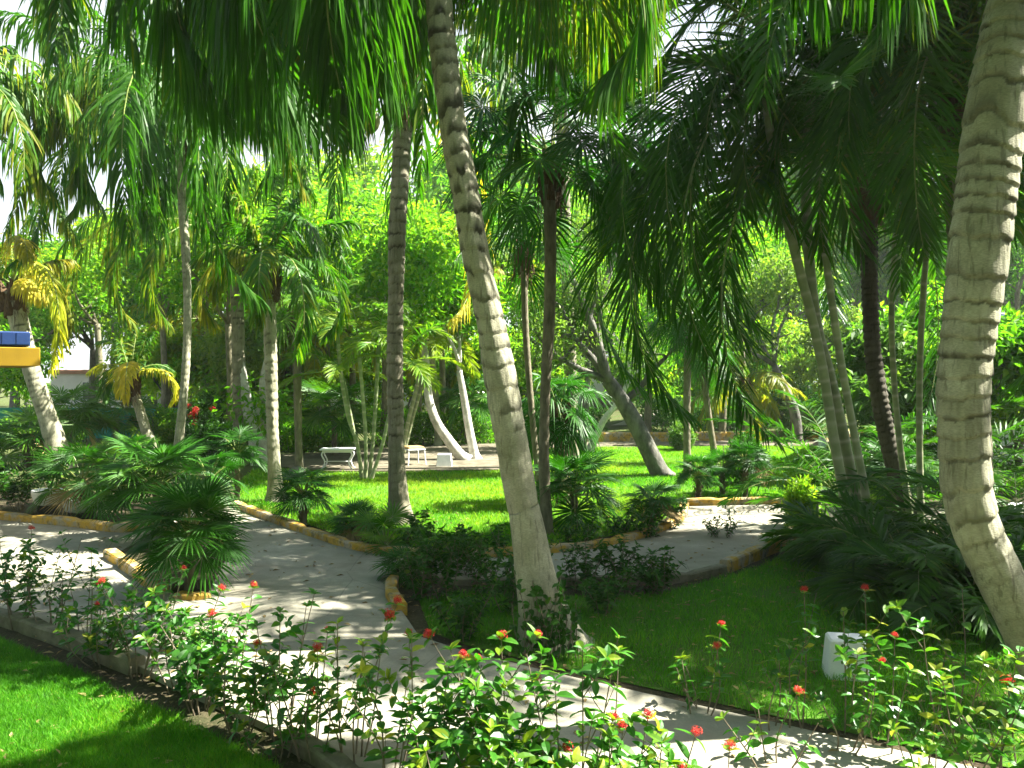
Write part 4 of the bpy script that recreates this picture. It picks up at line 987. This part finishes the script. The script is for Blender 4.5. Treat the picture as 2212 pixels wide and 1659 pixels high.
# ---------------------------------------------------------------- bushes and hedges
hedge('dark clipped hedge under the pale forked tree',gx(392,20),gx(556,20),1.0,.78,'shrub',9000,.085,v0=.35)
hedge('leafy hedge with yellow tips behind the white table',gx(612,23),gx(760,23.4),.9,.78,'tree',7000,.09,v0=.5)
hedge('leafy hedge behind the bent whitish trunks',gx(800,25),gx(1070,26),1.0,.95,'tree',8000,.10,v0=.55)
hedge('bushy border under the leaning palm, along the far kerb',gx(1090,27),gx(1300,28.5),1.2,1.0,'shrub',7000,.11,v0=.5)
hedge('low green border on the far bank behind the right lawn',gx(1380,31),gx(1660,32),1.4,1.2,'shrub',8000,.12,v0=.45)
hedge('round dark bush covered in red flowers behind the clipped hedge',gx(408,22.5),gx(484,22.5),1.2,1.5,'shrub',7000,.09,name='flowering_bush',v0=.3,flowers=12,round_=True)
hedge('sprawling green bush in the left bed under the netting fence',gx(0,24),gx(200,25),1.3,1.0,'tree',6000,.11,v0=.55,name='bush',round_=True)
hedge('big glossy bush between the young yellow palm and the slim palm',gx(330,23),gx(392,23.5),1.3,1.1,'tree',4500,.10,v0=.5,name='bush',round_=True)
hedge('small round dark bush on the lawn before the far kerb',gx(1572,15.6),gx(1650,15.6),.7,.95,'shrub',4200,.07,v0=.25,name='bush',round_=True)
hedge('pale green bush in front of the far kerb',gx(1448,23),gx(1500,23),.8,.75,'olive',3500,.08,v0=.4,name='bush',round_=True)
hedge('yellow-green bush at the shaded end of the side path',gx(1700,11.2),gx(1762,11.0),.5,.62,'tree',3000,.065,v0=.8,name='bush',round_=True)
hedge('dark bush in the shade under the tree on the bank',gx(1620,33),gx(1800,33),2.2,2.1,'shrub',9000,.14,v0=.1,name='bush',round_=True)
def leafy(lab,px,py,H,nst,ll=.07,spread=.3,v0=.3,group='leafy shrubs in the middle bed',low=.1,twigs=4,nfl=0,mat='shrub'):
    return ixora(lab,gp(px,py),H,nst,nfl,spread,ll,group,low=low,v0=v0,mat=mat,name='leafy_shrub',twigs=twigs,bare=.05)
for i,(lab,px,py,H) in enumerate((
  ('dark leafy shrub at the path corner, nearest the kerb end',905,1296,.55),('leafy shrub between the path corner and the leaning palm foot',960,1300,.62),
  ('leafy shrub in the shadow left of the leaning palm',1040,1290,.60),('leafy shrub pressed against the left side of the leaning palm foot',1100,1330,.50),
  ('loose leafy shrub along the near path edge left of the leaning palm',1000,1385,.42),('leafy shrub right behind the leaning palm foot',1250,1280,.55),
  ('leafy shrub in the bed along the side path, right of the leaning palm',1330,1282,.50),('thin leafy shrub near the broken kerb of the side path',1420,1286,.42),
  ('leafy shrub in the bed left behind the leaning palm, before the lawn',900,1200,.34),('leafy shrub in front of the sunlit lawn, middle of the bed',985,1206,.34),
  ('leafy shrub at the lawn edge just left of the leaning palm',1060,1206,.34),('leafy shrub at the lawn edge just right of the leaning palm',1250,1184,.36),
  ('leafy shrub left of the side path corner, at the lawn edge',1340,1172,.38),('leafy shrub at the corner of the side path kerb',1440,1150,.45),
  ('low leafy shrub at the foot of the straight palm',905,1158,.30),('dark leafy shrub in the strip before the side path, left half',1150,1262,.40),('dark leafy shrub in the strip before the side path, right half',1380,1288,.36),('leafy shrub in the bed between the path corner and the straight palm',945,1240,.40),('leafy shrub in the shadow behind the path corner kerb',1010,1252,.42),('low shrub in the grass right of the leaning palm foot',1300,1330,.34),('low shrub at the right end of the lawn edge bed',1395,1170,.34),('little leafy shrub growing in the middle of the side path',1560,1168,.34))):
    leafy(lab,px,py,H,6,.065 if lab[:6]!='little' else .05,.26,.22+.05*(i%3))
for lab,px,py,H,n,v in (('dark round-leaved shrub with bare forked stems beside the left planters',42,1104,.62,9,.25),('small dark shrub at the left edge above the yellow kerb',-18,1098,.7,8,.3),
   ('leafy shrub rising behind the left planter',112,1060,.6,8,.5)):
    leafy(lab,px,py,H,n,.085,.38,v,'leafy shrubs by the planters',.35)

# climbing stems round the foot of the leaning palm
b = gp(1190,1398); t = thing('climbing_shrub','tangle of dark leafy stems climbing the foot of the leaning palm','shrub',b)
st = MB(); lf = MB()
for i in range(22):
    x0 = 1110+150*rng.random(); y1 = 1230+110*rng.random()
    Yd = 6.4-.20-.22*rng.random(); p0 = pt(x0,1395+20*rng.random(),Yd); p0[2] = 0; p1 = pt(x0+rng.normal(0,22),y1,Yd+.02)
    C = spline([p0,(p0+p1)/2+rng.normal(0,.05,3),p1],.03); tube(st,C,np.linspace(.005,.002,len(C)),4)
    k = np.arange(3,len(C),2); k = np.repeat(k,2); n = len(k)
    D = nrm(rdir(n)+np.array([0,-.3,.2])); l = .06*(.6+.7*rng.random(n))
    blades(lf,C[k],D,nrm(UP*.6+np.array([0,-.7,0])+rng.normal(0,.3,(n,3))),l,l*.55,np.clip(.3+rng.normal(0,.14,n),0,1))
st.build('stem',M['twig'],t,b); lf.build('foliage',M['shrub'],t,b)

# ---------------------------------------------------------------- red-flowered shrubs along the near path
IX = [ # label, base px, base py, top py, stems, flowers, spread, leaf length
 ('tall ixora at the left edge with one big red head on top',40,1360,1150,7,1,.30,.070),
 ('leafy ixora second from the left edge, no flower on top',108,1372,1172,6,0,.24,.065),
 ('ixora with thin bare lower stems left of the kerb gap',178,1400,1190,5,0,.22,.065),
 ('low bushy ixora spreading at the near kerb on the left',222,1440,1290,7,1,.28,.070),
 ('ixora with three small red heads in front of the kerb gap',300,1470,1240,7,4,.28,.072),
 ('ixora carrying two red heads close together near the paler path end',385,1500,1290,7,3,.28,.075),
 ('dense dark ixora with a red head low on its side',430,1540,1340,8,1,.28,.078),
 ('tall ixora with a lone red head on a slender tip',492,1520,1272,5,1,.22,.072),
 ('dark leafy ixora leaning over the soil strip',520,1590,1400,7,1,.26,.075),
 ('ixora with white bare stems and small leaves near the strip of soil',608,1600,1296,6,0,.26,.070),
 ('ixora with red heads halfway up above the sunlit soil',668,1645,1380,6,3,.24,.072),
 ('low ixora with a bright red head beside the lawn tip',600,1640,1520,6,1,.22,.070),
 ('bright sunlit ixora standing taller than its neighbours, yellow young tips',762,1660,1318,8,3,.24,.068),
 ('ixora with curving pale stems just right of the tall sunlit one',842,1700,1392,7,1,.28,.075),
 ('ixora with the largest pink-red heads at the centre of the border',1010,1730,1400,9,5,.30,.088),
 ('glossy ixora below the pink-red heads, broad dark leaves',930,1760,1470,8,1,.30,.090),
 ('ixora with long glossy leaves and brown buds at the bottom of the picture',1100,1800,1480,9,1,.30,.092),
 ('ixora whose single slender shoot stands over the near path',1252,1780,1396,6,0,.26,.082),
 ('ixora with orange buds along the sunlit path edge',1210,1830,1560,8,2,.30,.088),
 ('ixora with two pale red heads over the white path',1345,1830,1560,8,3,.28,.080),
 ('ixora with a loose bright red head at the bottom right of the border',1440,1850,1610,6,1,.22,.075),
 ('short leafy ixora at the very bottom between taller ones',1010,1850,1590,8,0,.32,.090),
 ('short ixora peeping over the lower frame near the white path',1550,1860,1645,5,2,.22,.07)]
IX2 = [
 ('dark ixora with two small red heads beyond the near path',1510,1560,1360,7,2,.22,.070),
 ('ixora of thin leafless stems in the deep shade left of the light block',1655,1590,1400,5,0,.18,.055),
 ('ixora with one tall sunlit shoot left of the white light block',1722,1592,1286,4,1,.12,.070),
 ('ixora with one tall sunlit shoot in front of the white light block',1842,1590,1282,4,1,.14,.066),
 ('ixora with long bare twigs right under the light block',1815,1640,1440,5,1,.26,.065),
 ('sunlit ixora leaning over the near path with orange tips',1668,1680,1512,6,1,.26,.072),
 ('shaded ixora with large round leaves right of the light block',1905,1640,1400,6,1,.24,.080),
 ('shaded ixora with yellow tip beside the bend of the right palm',2050,1600,1290,6,0,.28,.085),
 ('bright ixora with pale round leaves at the right edge',2150,1730,1400,7,0,.26,.085),
 ('second bright ixora at the right edge, lower and denser',2215,1760,1510,7,1,.28,.085),
 ('bushy ixora spilling over the path end at the lower right corner',2080,1780,1590,7,0,.28,.080),
 ('small ixora with drooping lit leaves under the right palm',1990,1680,1500,5,0,.24,.080)]
for g,lst in (('ixora shrubs along the near path',IX),('ixora shrubs beyond the near path',IX2)):
    for lab,px,py,ty,ns,nf,sp,ll in lst:
        if lst is IX2: ns = max(3,round(ns*.62))
        elif ns>6 and px>560: ns = max(5,ns-2)
        if nf>2: nf -= 1
        b = gp(px,py); H = (py-ty)/F*b[1]
        ixora(lab,b,H,ns,nf,sp,ll,g,v0=.45 if px>560 else .36,low=.32 if g.endswith('along the near path') else .40,twigs=3 if ns>=7 else 1)

# ---------------------------------------------------------------- things on the ground
def block(label, base, w, d, h, rz, group='white light blocks'):
    t = thing('garden_light_block',label,'garden light',base,group)
    mb = MB(); box(mb,base+UP*h/2,(w,d,h),rz,taper=(.84,.80),bev=.012); mb.build('body',M['white'],t,base)
    ca,sa = math.cos(rz),math.sin(rz)
    mb = MB(); box(mb,base+np.array([-sa*d*.42,ca*d*.42,h*.52]),(w*.62,.03,h*.42),rz,bev=.004); mb.build('lamp_opening',M['darkhole'],t,base)
    return t
block('white painted light block in the shaded bed at the lower right',gp(1826,1462),.27,.24,.27,-.18)
block('smaller streaked white light block in the dark behind the larger one',gp(1806,1218),.21,.20,.19,-.2)
block('white box standing on the lawn below the bent whitish trunk',gp(960,1008),.36,.32,.29,.03)
b = gp(1776,970); t = thing('marker_post','short white post by the far kerb left of the canes','post',b); mb = MB(); box(mb,b+UP*.21,(.16,.16,.42),.2,taper=(.9,.9),bev=.015); mb.build('body',M['white'],t,b)
mb = MB(); box(mb,b+UP*.43,(.19,.19,.03),.2,bev=.008); mb.build('cap',M['white'],t,b)
def planter(label, base, r, h):
    t = thing('planter',label,'planter',base,'white planters')
    mb = MB(); lathe(mb,base,[(r*.62,0),(r*.66,h*.35),(r*.60,h*.38)],28); mb.build('base',M['darkhole'],t,base,smooth=True)
    mb = MB(); lathe(mb,base,[(r*.55,h*.36),(r*.82,h*.45),(r*.98,h*.80),(r*1.0,h*.97),(r*.95,h),(r*.88,h*.97),(r*.86,h*.86),(.01,h*.85)],28); mb.build('bowl',M['white'],t,base,smooth=True)
planter('white bowl planter on a dark foot at the left kerb',gp(102,1110),.21,.36)
planter('second white bowl planter, under the light green fan palm',gp(178,1122),.27,.30)
planter('white planter showing at the right edge beyond the right palm',gp(2210,1150),.17,.36)
lbl = 'fan palm growing out of the second white planter'
fan_shrub(lbl,gp(178,1122)+UP*.26,.22,.46,18,pl=.42,v0=(.35,.6),trunk_r=.04)
# white metal table and chair on the patio
def garden_table(label, base, w, d, h, rz):
    t = thing('garden_table',label,'table',base); ca,sa = math.cos(rz),math.sin(rz)
    def W(x,y,z): return base+np.array([x*ca-y*sa,x*sa+y*ca,z])
    mb = MB(); box(mb,base+UP*(h-.015),(w,d,.03),rz,bev=.008); mb.build('table_top',M['white'],t,base)
    mb = MB(); box(mb,base+UP*(h-.055),(w*.86,d*.8,.05),rz); mb.build('apron',M['white'],t,base)
    for sx in (-1,1):
        for sy in (-1,1):
            mb = MB(); x,y = sx*w*.40,sy*d*.36
            C = spline([W(x,y,h-.06),W(x+sx*.035,y,h*.72),W(x-sx*.03,y,h*.40),W(x+sx*.01,y,h*.12),W(x+sx*.06,y,.012)],.03); tube(mb,C,.016,8); mb.build('leg',M['white'],t,base,smooth=True)
    mb = MB(); tube(mb,[W(-w*.38,0,h*.38),W(w*.38,0,h*.38)],.011,6); mb.build('stretcher',M['white'],t,base)
garden_table('white wrought metal table with curved legs on the patio',gp(730,1014),.72,.46,.46,.05)
def garden_stool(label, base, rz):
    t = thing('garden_stool',label,'stool',base); ca,sa = math.cos(rz),math.sin(rz)
    def W(x,y,z): return base+np.array([x*ca-y*sa,x*sa+y*ca,z])
    for sx in (-1,1):
        mb = MB(); tube(mb,spline([W(sx*.19,-.19,.36),W(sx*.20,-.20,.18),W(sx*.22,-.23,0)],.04),.014,7); mb.build('leg',M['white'],t,base)
        mb = MB(); tube(mb,spline([W(sx*.19,.19,.36),W(sx*.20,.21,.18),W(sx*.22,.25,0)],.04),.014,7); mb.build('leg',M['white'],t,base)
    mb = MB(); box(mb,base+UP*.37,(.42,.42,.025),rz,bev=.008); mb.build('seat_frame',M['white'],t,base)
    mb = MB(); box(mb,base+UP*.41,(.40,.40,.055),rz,taper=(.94,.94),bev=.02); mb.build('cushion',M['cushion'],t,base)
garden_stool('white metal stool with tan seat cushion right of the straight palm',gp(893,1005),.5)
mb = MB(); b = gp(646,1032); o = MB(); lathe(o,np.zeros(3),[(.02,-.02),(.17,.0),(.20,.08),(.15,.19),(.07,.24),(.005,.25)],14); V = np.concatenate(o.V); V = V*(1+.25*(noise3(V[:,0]*9,V[:,1]*9,V[:,2]*9,5)-.5))[:,None]
mb.add(V+b+np.array([.02,-.26,0]),o.F); tag(mb.build('rock',M['bark_grey'],None,b,smooth=True),'grey rock at the foot of the thin pale fan palm','rock')

# ---------------------------------------------------------------- buildings and fences
# roof corner on the left: blue slab over a yellow beam, on white columns outside the picture
rzp = R(33); e1 = np.array([math.cos(rzp),math.sin(rzp),0]); e2 = np.array([-math.sin(rzp),math.cos(rzp),0])
zt = lambda y: CH-(y-HZ)/F*11
cy = gx(87,11); cb = gx(65,11); b = cy-e1*2; t = thing('pavilion','pavilion whose blue roof edge and yellow beam enter at the left','building',b)
mb = MB(); box(mb,cy-e1*2.5+e2*1.5+UP*(zt(751)+zt(790))/2,(5.0,3.0,zt(751)-zt(790)),rzp,bev=.01); mb.build('beam',M['yellowwall'],t,b)
mb = MB(); box(mb,cb-e1*2.5+e2*1.5+UP*((zt(718)+zt(748))/2+.006),(5.0,3.06,zt(718)-zt(748)),rzp,bev=.015); 
for i in range(28): box(mb,cb-e1*(.08+i*.16)-e2*.036+UP*((zt(718)+zt(748))/2+.006),(.148,.016,zt(718)-zt(748)-.03),rzp)
mb.build('roof',M['blue'],t,b)
for q in (.35,2.6):
    mb = MB(); box(mb,cy-e1*2.6+e2*q+UP*(zt(790)/2-.004),(.24,.24,zt(790)-.01),rzp,bev=.02); mb.build('column',M['whitewall'],t,b)
def house(label, x0, x1, Y, d, h, wall, roofm, band=None, wins=(), door=None, roofh=.25):
    b = np.array([(x0+x1)/2,Y,0]); t = thing('house',label,'building',b); w = x1-x0
    mb = MB(); box(mb,[b[0],Y+d/2,h/2],(w,d,h)); mb.build('wall',M[wall],t,b)
    mb = MB(); box(mb,[b[0],Y+d/2,h+roofh/2],(w+.5,d+.5,roofh),bev=.03); mb.build('roof',M[roofm],t,b)
    if band: mb = MB(); box(mb,[b[0],Y+d/2,h-band/2-.002],(w+.10,d+.10,band)); mb.build('band',M['yellowwall'],t,b)
    for (wx,wz,ww,wh) in wins:
        mb = MB()
        for dx,sx,dz,sz in ((-ww/2,.07,0,wh+.14),(ww/2,.07,0,wh+.14),(0,ww-.07,-wh/2-.035,.07),(0,ww-.07,wh/2+.035,.07)): box(mb,[wx+dx,Y-.02,wz+dz],(sx,.08,sz))
        f = mb.build('window',M['white'],t,b)
        mb = MB(); box(mb,[wx,Y-.004,wz],(ww-.08,.02,wh)); mb.build('pane',M['glass'],f,b)
    return t
X = lambda px,Y: gx(px,Y)[0]
def turn(t, corner, rz):
    # swing a building about a corner given in its own coordinates
    c,s_ = math.cos(rz),math.sin(rz); l = Vector(t.location); t.rotation_euler = (0,0,rz)
    t.location = l+Vector((corner[0]-(corner[0]*c-corner[1]*s_),corner[1]-(corner[0]*s_+corner[1]*c),0))
hs = house('white house with yellow band and blue roof edge behind the right palms',X(1930,21),X(2600,21),21,6,3.2,'whitewall','blue',.75,[(X(2185,21),1.5,1.0,1.2)])
turn(hs,(-(X(2600,21)-X(1930,21))/2-.25,0,0),-R(27))
house('long white building seen through the trees in the middle distance',X(1190,58),X(1545,58),58,8,3.2,'whitewall','whitewall',None,[(X(1235,58),1.9,1.6,1.2),(X(1330,58),1.9,1.6,1.2),(X(1430,58),1.9,1.6,1.2)])
house('white building behind the wall of trees, left of the straight palm',X(520,60),X(1010,60),60,7,2.8,'whitewall','whitewall',None,[(X(600,60),1.7,1.4,1.1),(X(760,60),1.7,1.4,1.1),(X(920,60),1.7,1.4,1.1)])
house('white building glimpsed between trunks far left',X(110,50),X(300,50),50,7,2.2,'whitewall','roofpink',None,[(X(200,50),1.2,1.2,1.0)])
b = gx(990,36); t = thing('gazebo','white roofed gazebo with pinkish eaves beyond the bent trunks','gazebo',b)
mb = MB(); zr = CH-(852-HZ)/F*36; zt_ = CH-(806-HZ)/F*36
V = [(b[0]+sx*1.25,36+sy*1.25,zr) for sx,sy in ((-1,-1),(1,-1),(1,1),(-1,1))]+[(b[0],36,zt_)]
mb.add(V,[np.array([[0,1,4],[1,2,4],[2,3,4],[3,0,4]]),np.array([[3,2,1,0]])]); mb.build('roof',M['whitewall'],t,b)
mb = MB(); box(mb,[b[0],36,zr-.07],(2.5,2.5,.12)); mb.build('eaves',M['roofpink'],t,b)
for sx in (-1,1):
    for sy in (-1,1): mb = MB(); box(mb,[b[0]+sx*1.1,36+sy*1.1,(zr-.13)/2],(.10,.10,zr-.13)); mb.build('post',M['white'],t,b)
b = gx(150,27.5); t = thing('netting_fence','low fence of green netting on posts in the far left','fence',b)
x0,x1 = X(-60,27.5),X(392,27.5); n = 60
mb = MB(); xs = np.linspace(x0,x1,n); yo = .05*np.sin(xs*5)
V = np.concatenate([np.stack([xs,27.5+yo,np.full(n,.03)],-1),np.stack([xs,27.5+yo*.3,np.full(n,1.02)],-1),np.stack([xs,27.52+yo*.3,np.full(n,1.02)],-1),np.stack([xs,27.52+yo,np.full(n,.03)],-1)])
i = np.arange(n-1); mb.add(V,np.concatenate([np.stack([i+k*n,i+k*n+1,i+(k+1)*n+1,i+(k+1)*n],-1) for k in range(3)])); mb.build('netting',M['tarp'],t,b)
for x in np.linspace(x0,x1,6): mb = MB(); tube(mb,[[x,27.58,0],[x,27.58,1.12]],.035,8); mb.build('post',M['bark_grey'],t,b)

# ---------------------------------------------------------------- trees and palms behind
for lab,px,Y,H,cr,v in (
 ('low bushy tree behind the flowering bush',452,27,3.6,1.8,.6),('low bushy tree left of the pale forked tree',380,29,4.2,2.0,.65),
 ('low bushy tree behind the thin pale fan palm',640,28,4.0,1.9,.65),('low bushy tree behind the white table',742,30,3.8,1.9,.6),('low bushy tree behind the straight palm stem',870,31,4.0,2.0,.6),
 ('low bushy tree left of the gazebo',925,33,3.0,1.6,.6),('low bushy tree behind the leaning palm, right of the gazebo',1090,31,4.2,2.0,.6),('low bushy tree by the far kerb, right of the twin stems',1185,33,3.6,1.6,.55),
 ('low bushy tree over the bank path',1500,36,4.4,2.0,.6),('low bushy tree left of the cane clump on the bank',1660,34,4.6,2.2,.6),('low bushy tree right of the cane clump foot',1845,29,4.4,2.2,.5),
 ('low bushy tree in front of the yellow-banded house',1990,18.5,4.2,1.9,.3),('low bushy tree beside the thin grey-green canes',1925,16.5,3.6,1.5,.25),('low bushy tree at the wall right of the curved palm',2200,16,3.9,1.7,.3),('low bushy tree on the far left edge',-10,30,4.2,2.2,.6),('low bushy tree between slim palm and sturdy palm',545,26,4.6,2.0,.6),('low bushy tree right of the small-leaved leaning tree',1400,33,3.6,1.8,.55)):
    broad_tree(lab,gx(px,Y),H,cr,M[('tree','olive','tree','tree')[int(px)%4]],M['bark_grey'],'low bushy trees behind the lawn',44,.20,5,3,.09,(0,0),.18,v-.05+.4*rng.random())
BG = []
LOWT = [o for o in COL.objects if o.name.startswith('broadleaf_tree') and o.get('group')=='low bushy trees behind the lawn']
for k,(x,y,z_) in enumerate(((-7,-5,2.0),(-2,-7,2.2),(3,-6.5,2.1),(8,-5,2.2),(13,-2,2.0),(-12,-1,2.2))):  # unseen trees added behind the camera to deepen the near shade
    copy_thing(LOWT[(k*3+1)%len(LOWT)],(x,y,0),k*1.3,z_,'added unseen tree behind the viewer, blocking sky light','added trees behind the viewer')
def bgtree(i, lab, px, Y, H, cr, mat='tree', bark='bark_grey', v0=.55):
    Y = Y*1.30; H *= 1.22; cr *= 1.25
    BG.append(broad_tree(lab,gx(px,Y),H,cr,M[mat],M[bark],'trees behind the garden',52,.33,5,3,.20,(rng.normal(0,.4),0),.38,v0))
for i,a in enumerate((
 ('bushy tree rising above the netting fence, left of the sky gap',30,32,7.6,2.8),('round-crowned tree below the sky gap on the far left',200,36,7.6,3.0),
 ('broad tree behind the slim palm stem, far left',330,34,9.5,3.2),('bright yellow-green tree behind the arched grey leaf',450,30,9.0,3.0),
 ('tall tree behind the sturdy palm crown',620,31,11.5,3.4),('tree filling the gap between sturdy and straight palm',740,34,10.5,3.2),
 ('tree behind the straight palm stem',850,38,11.5,3.4),('tree with airy crown just left of the leaning palm stem',960,33,9.0,3.0),
 ('tall tree behind the leaning palm and slim fan palm',1110,36,10.5,3.2),('tree behind the small-leaved leaning tree',1260,40,5.2,2.4),
 ('open-crowned tree right of the small-leaved leaning tree',1430,38,9.0,3.1),('tree over the far bank beyond the thin dark fan palm',1540,40,11.0,3.4),
 ('tree on the bank behind the cane clump',1700,42,12.0,3.6),('dense tree behind the dark shaggy palm',1850,36,11.5,3.4),
 ('tree over the yellow-banded house',2030,34,11.0,3.4),('tree behind the upper bend of the right palm',2200,33,11.0,3.4))):
    bgtree(i,*a,v0=.15+.65*rng.random())
for k,(px,Y,s) in enumerate(((60,60,.9),(240,56,.85),(420,54,1.2),(560,50,1.35),(700,52,1.3),(820,56,1.4),(940,50,1.2),(1080,55,1.4),(1210,62,1.0),(1340,64,1.0),(1460,60,1.2),(1600,56,1.4),(1740,58,1.4),(1900,52,1.5),(2080,50,1.5),(2260,48,1.4),(-120,48,1.1),(660,64,1.6),(900,68,1.7),(1160,70,1.7),(1650,72,1.8))):
    copy_thing(BG[(k*5+3)%len(BG)],gx(px,Y),rng.random()*6.28,s,'far green tree in the wall of trees behind the garden','far trees behind the garden')
for k,(x,y,z_) in enumerate(((2.5,-5.2,1.05),(-4.5,-5.0,1.1),(9.0,-4.5,1.0),(-10,-4,1.0))):  # taller unseen trees, added to block more sky light from behind
    copy_thing(BG[(k*4+2)%len(BG)],(x,y,0),k*1.7,z_,'added unseen tree behind the viewer, blocking sky light','added trees behind the viewer')
for lab,px,Y,pts,nf in (
  ('small palm with yellowish crown behind the far hedge, left of the straight palm',690,26,((690,960,16),(692,880,14),(690,800,14),(686,730,16)),16),
  ('feathery palm behind the straight palm, light green crown',940,25,((946,950,14),(940,850,13),(932,760,13),(928,690,15)),18),
  ('far palm with bright crown left of the thin pale fan palm',610,28,((612,950,16),(608,840,14),(604,720,14),(600,640,16)),18),
  ('palm behind the slim fan palms with hanging yellow-green leaves',1080,24,((1088,950,18),(1084,840,15),(1076,720,15),(1070,600,17)),18),
  ('short bright palm on the far bank near the pale curved tree',1618,27,((1618,930,16),(1616,880,14),(1612,830,16)),14),
  ('palm with airy crown between the slim palm and arched leaf',440,29,((446,960,16),(444,860,14),(440,760,14),(438,700,16)),18)):
    coco_palm(lab,list(pts),Y,'bark1',nf,2.6,'far palms',dict(n=40,ll=.62,lw=.06,hang=.7),dict(ncol=14,dr=.12,seed=int(px)),v0=(.45,.85),az0=px)
# palms right of the picture, which shade the right of the garden
for lab,x,y,h in (('coconut palm right of the picture beside the shaded bed',6.1,8.5,6.4),('coconut palm right of the picture, farther from the shaded bed',7.5,8.6,7.0)):
    px = x/y*F+CX; pts = [(px,HZ+F*CH/y,F*.36/y),(px+10,HZ+F*(CH-h*.5)/y,F*.30/y),(px-20,HZ+F*(CH-h)/y,F*.28/y)]
    coco_palm(lab,pts,y,'bark2',36,3.3,'palms right of the picture',dict(n=60,ll=.9,lw=.06,hang=.6),dict(ncol=18,dr=.08,seed=int(x*10)),v0=(.2,.5),az0=x,elr=(1.2,-.5))

# ---------------------------------------------------------------- grass and litter
grass_patch('grass',gl([(-120,1385),(0,1390),(180,1460),(330,1538),(480,1606),(600,1668),(640,1720),(-120,1720)]),52000,.045,.0042,.014,.42,.8)
grass_patch('grass',gl(CEN[:11]+[(2300,1700)]+CEN[12:]),60000,.050,.0055,.014,.35,.8)
grass_patch('grass',gl(MID),150000,.055,.013,.014,.68,.8)
def litter():
    xs,ys = [],[]
    n = 2600
    x = rng.uniform(-5,5,n*3); y = rng.uniform(4.2,13,n*3)
    k = in_poly(x,y,[p[:2] for p in pathw]); z = np.where(k,.056,.03)
    keep = (~k)|(rng.random(n*3)<.30); x,y,z = x[keep][:n],y[keep][:n],z[keep][:n]; n = len(x)
    B = np.stack([x,y,z],-1); D = rdir(n); D[:,2] = abs(D[:,2])*.15; l = .03+.05*rng.random(n)
    mb = MB(); leaves4(mb,B,D,nrm(UP+rng.normal(0,.15,(n,3))),l,l*.4,rng.random(n)); return struct(mb.build('fallen_leaves',M['dry']),'stuff')
litter()

# ---------------------------------------------------------------- haze volume added to lighten the far garden
mb = MB(); box(mb,(0,42,9),(150,130,20)); hz = mb.build('haze',[],None,(0,42,9)); hz.data.materials.clear(); struct(hz,'stuff')
hm,hnt,hout = newmat('added_haze'); pv = hnt.nodes.new('ShaderNodeVolumePrincipled'); pv.inputs['Color'].default_value = (.93,.97,.93,1); pv.inputs['Density'].default_value = .0005; pv.inputs['Anisotropy'].default_value = .25
hnt.links.new(pv.outputs[0],hout.inputs['Volume']); hz.data.materials.append(hm)
# ---------------------------------------------------------------- light, sky, camera
SUN_EL, SUN_AZ = 52.0, 8.0          # height; heading counted from +X (right) towards +Y (ahead)
d = Vector((math.cos(R(SUN_EL))*math.cos(R(SUN_AZ)),math.cos(R(SUN_EL))*math.sin(R(SUN_AZ)),math.sin(R(SUN_EL))))
L = bpy.data.lights.new('sun','SUN'); L.energy = 5.0; L.angle = R(.53); L.color = (1.0,.955,.87)
so = bpy.data.objects.new('sun',L); COL.objects.link(so); so.rotation_euler = d.to_track_quat('Z','Y').to_euler(); so.location = (8,3,14)
w = bpy.data.worlds.new('World'); sc.world = w; w.use_nodes = True
nt = w.node_tree; bg = nt.nodes['Background']; sky = nt.nodes.new('ShaderNodeTexSky'); sky.sky_type = 'NISHITA'; sky.sun_disc = False
sky.sun_elevation = R(SUN_EL); sky.sun_rotation = R(90-SUN_AZ); sky.air_density = 1.0; sky.dust_density = 2.0; sky.ozone_density = 1.0
# white painted into the low sky to stand in for overexposed glare
g = NG(nt); dv = nt.nodes.new('ShaderNodeTexCoord').outputs['Generated']
sx = nt.nodes.new('ShaderNodeSeparateXYZ'); nt.links.new(dv,sx.inputs[0])
low_ = g.ramp(sx.outputs['Z'],[(.30,1.0),(.62,0.0)])
cl_ = g.ramp(g.noise(g.scale(dv,(1,1,2.2)),2.6,5,.6),[(.30,.45),(.55,1.0)])
white_sky = g.mix(g.math('MULTIPLY',low_,cl_),sky.outputs['Color'],(4.3,4.5,4.5))
nt.links.new(white_sky,bg.inputs['Color']); bg.inputs['Strength'].default_value = .052
cam = bpy.data.cameras.new('camera'); co = bpy.data.objects.new('camera',cam); COL.objects.link(co)
co.location = (0,0,CH); co.rotation_euler = (R(90),0,0); cam.sensor_width = 36; cam.lens = 36*F/2212; cam.shift_y = -(829.5-HZ)/2212
cam.clip_end = 1000; cam.clip_start = .05; sc.camera = co
sc.view_settings.view_transform = 'Standard'; sc.view_settings.look = 'None'; sc.view_settings.gamma = 1; sc.view_settings.exposure = 2.55
sc.cycles.max_bounces = 8; sc.cycles.diffuse_bounces = 4; sc.cycles.transmission_bounces = 4; sc.cycles.transparent_max_bounces = 8
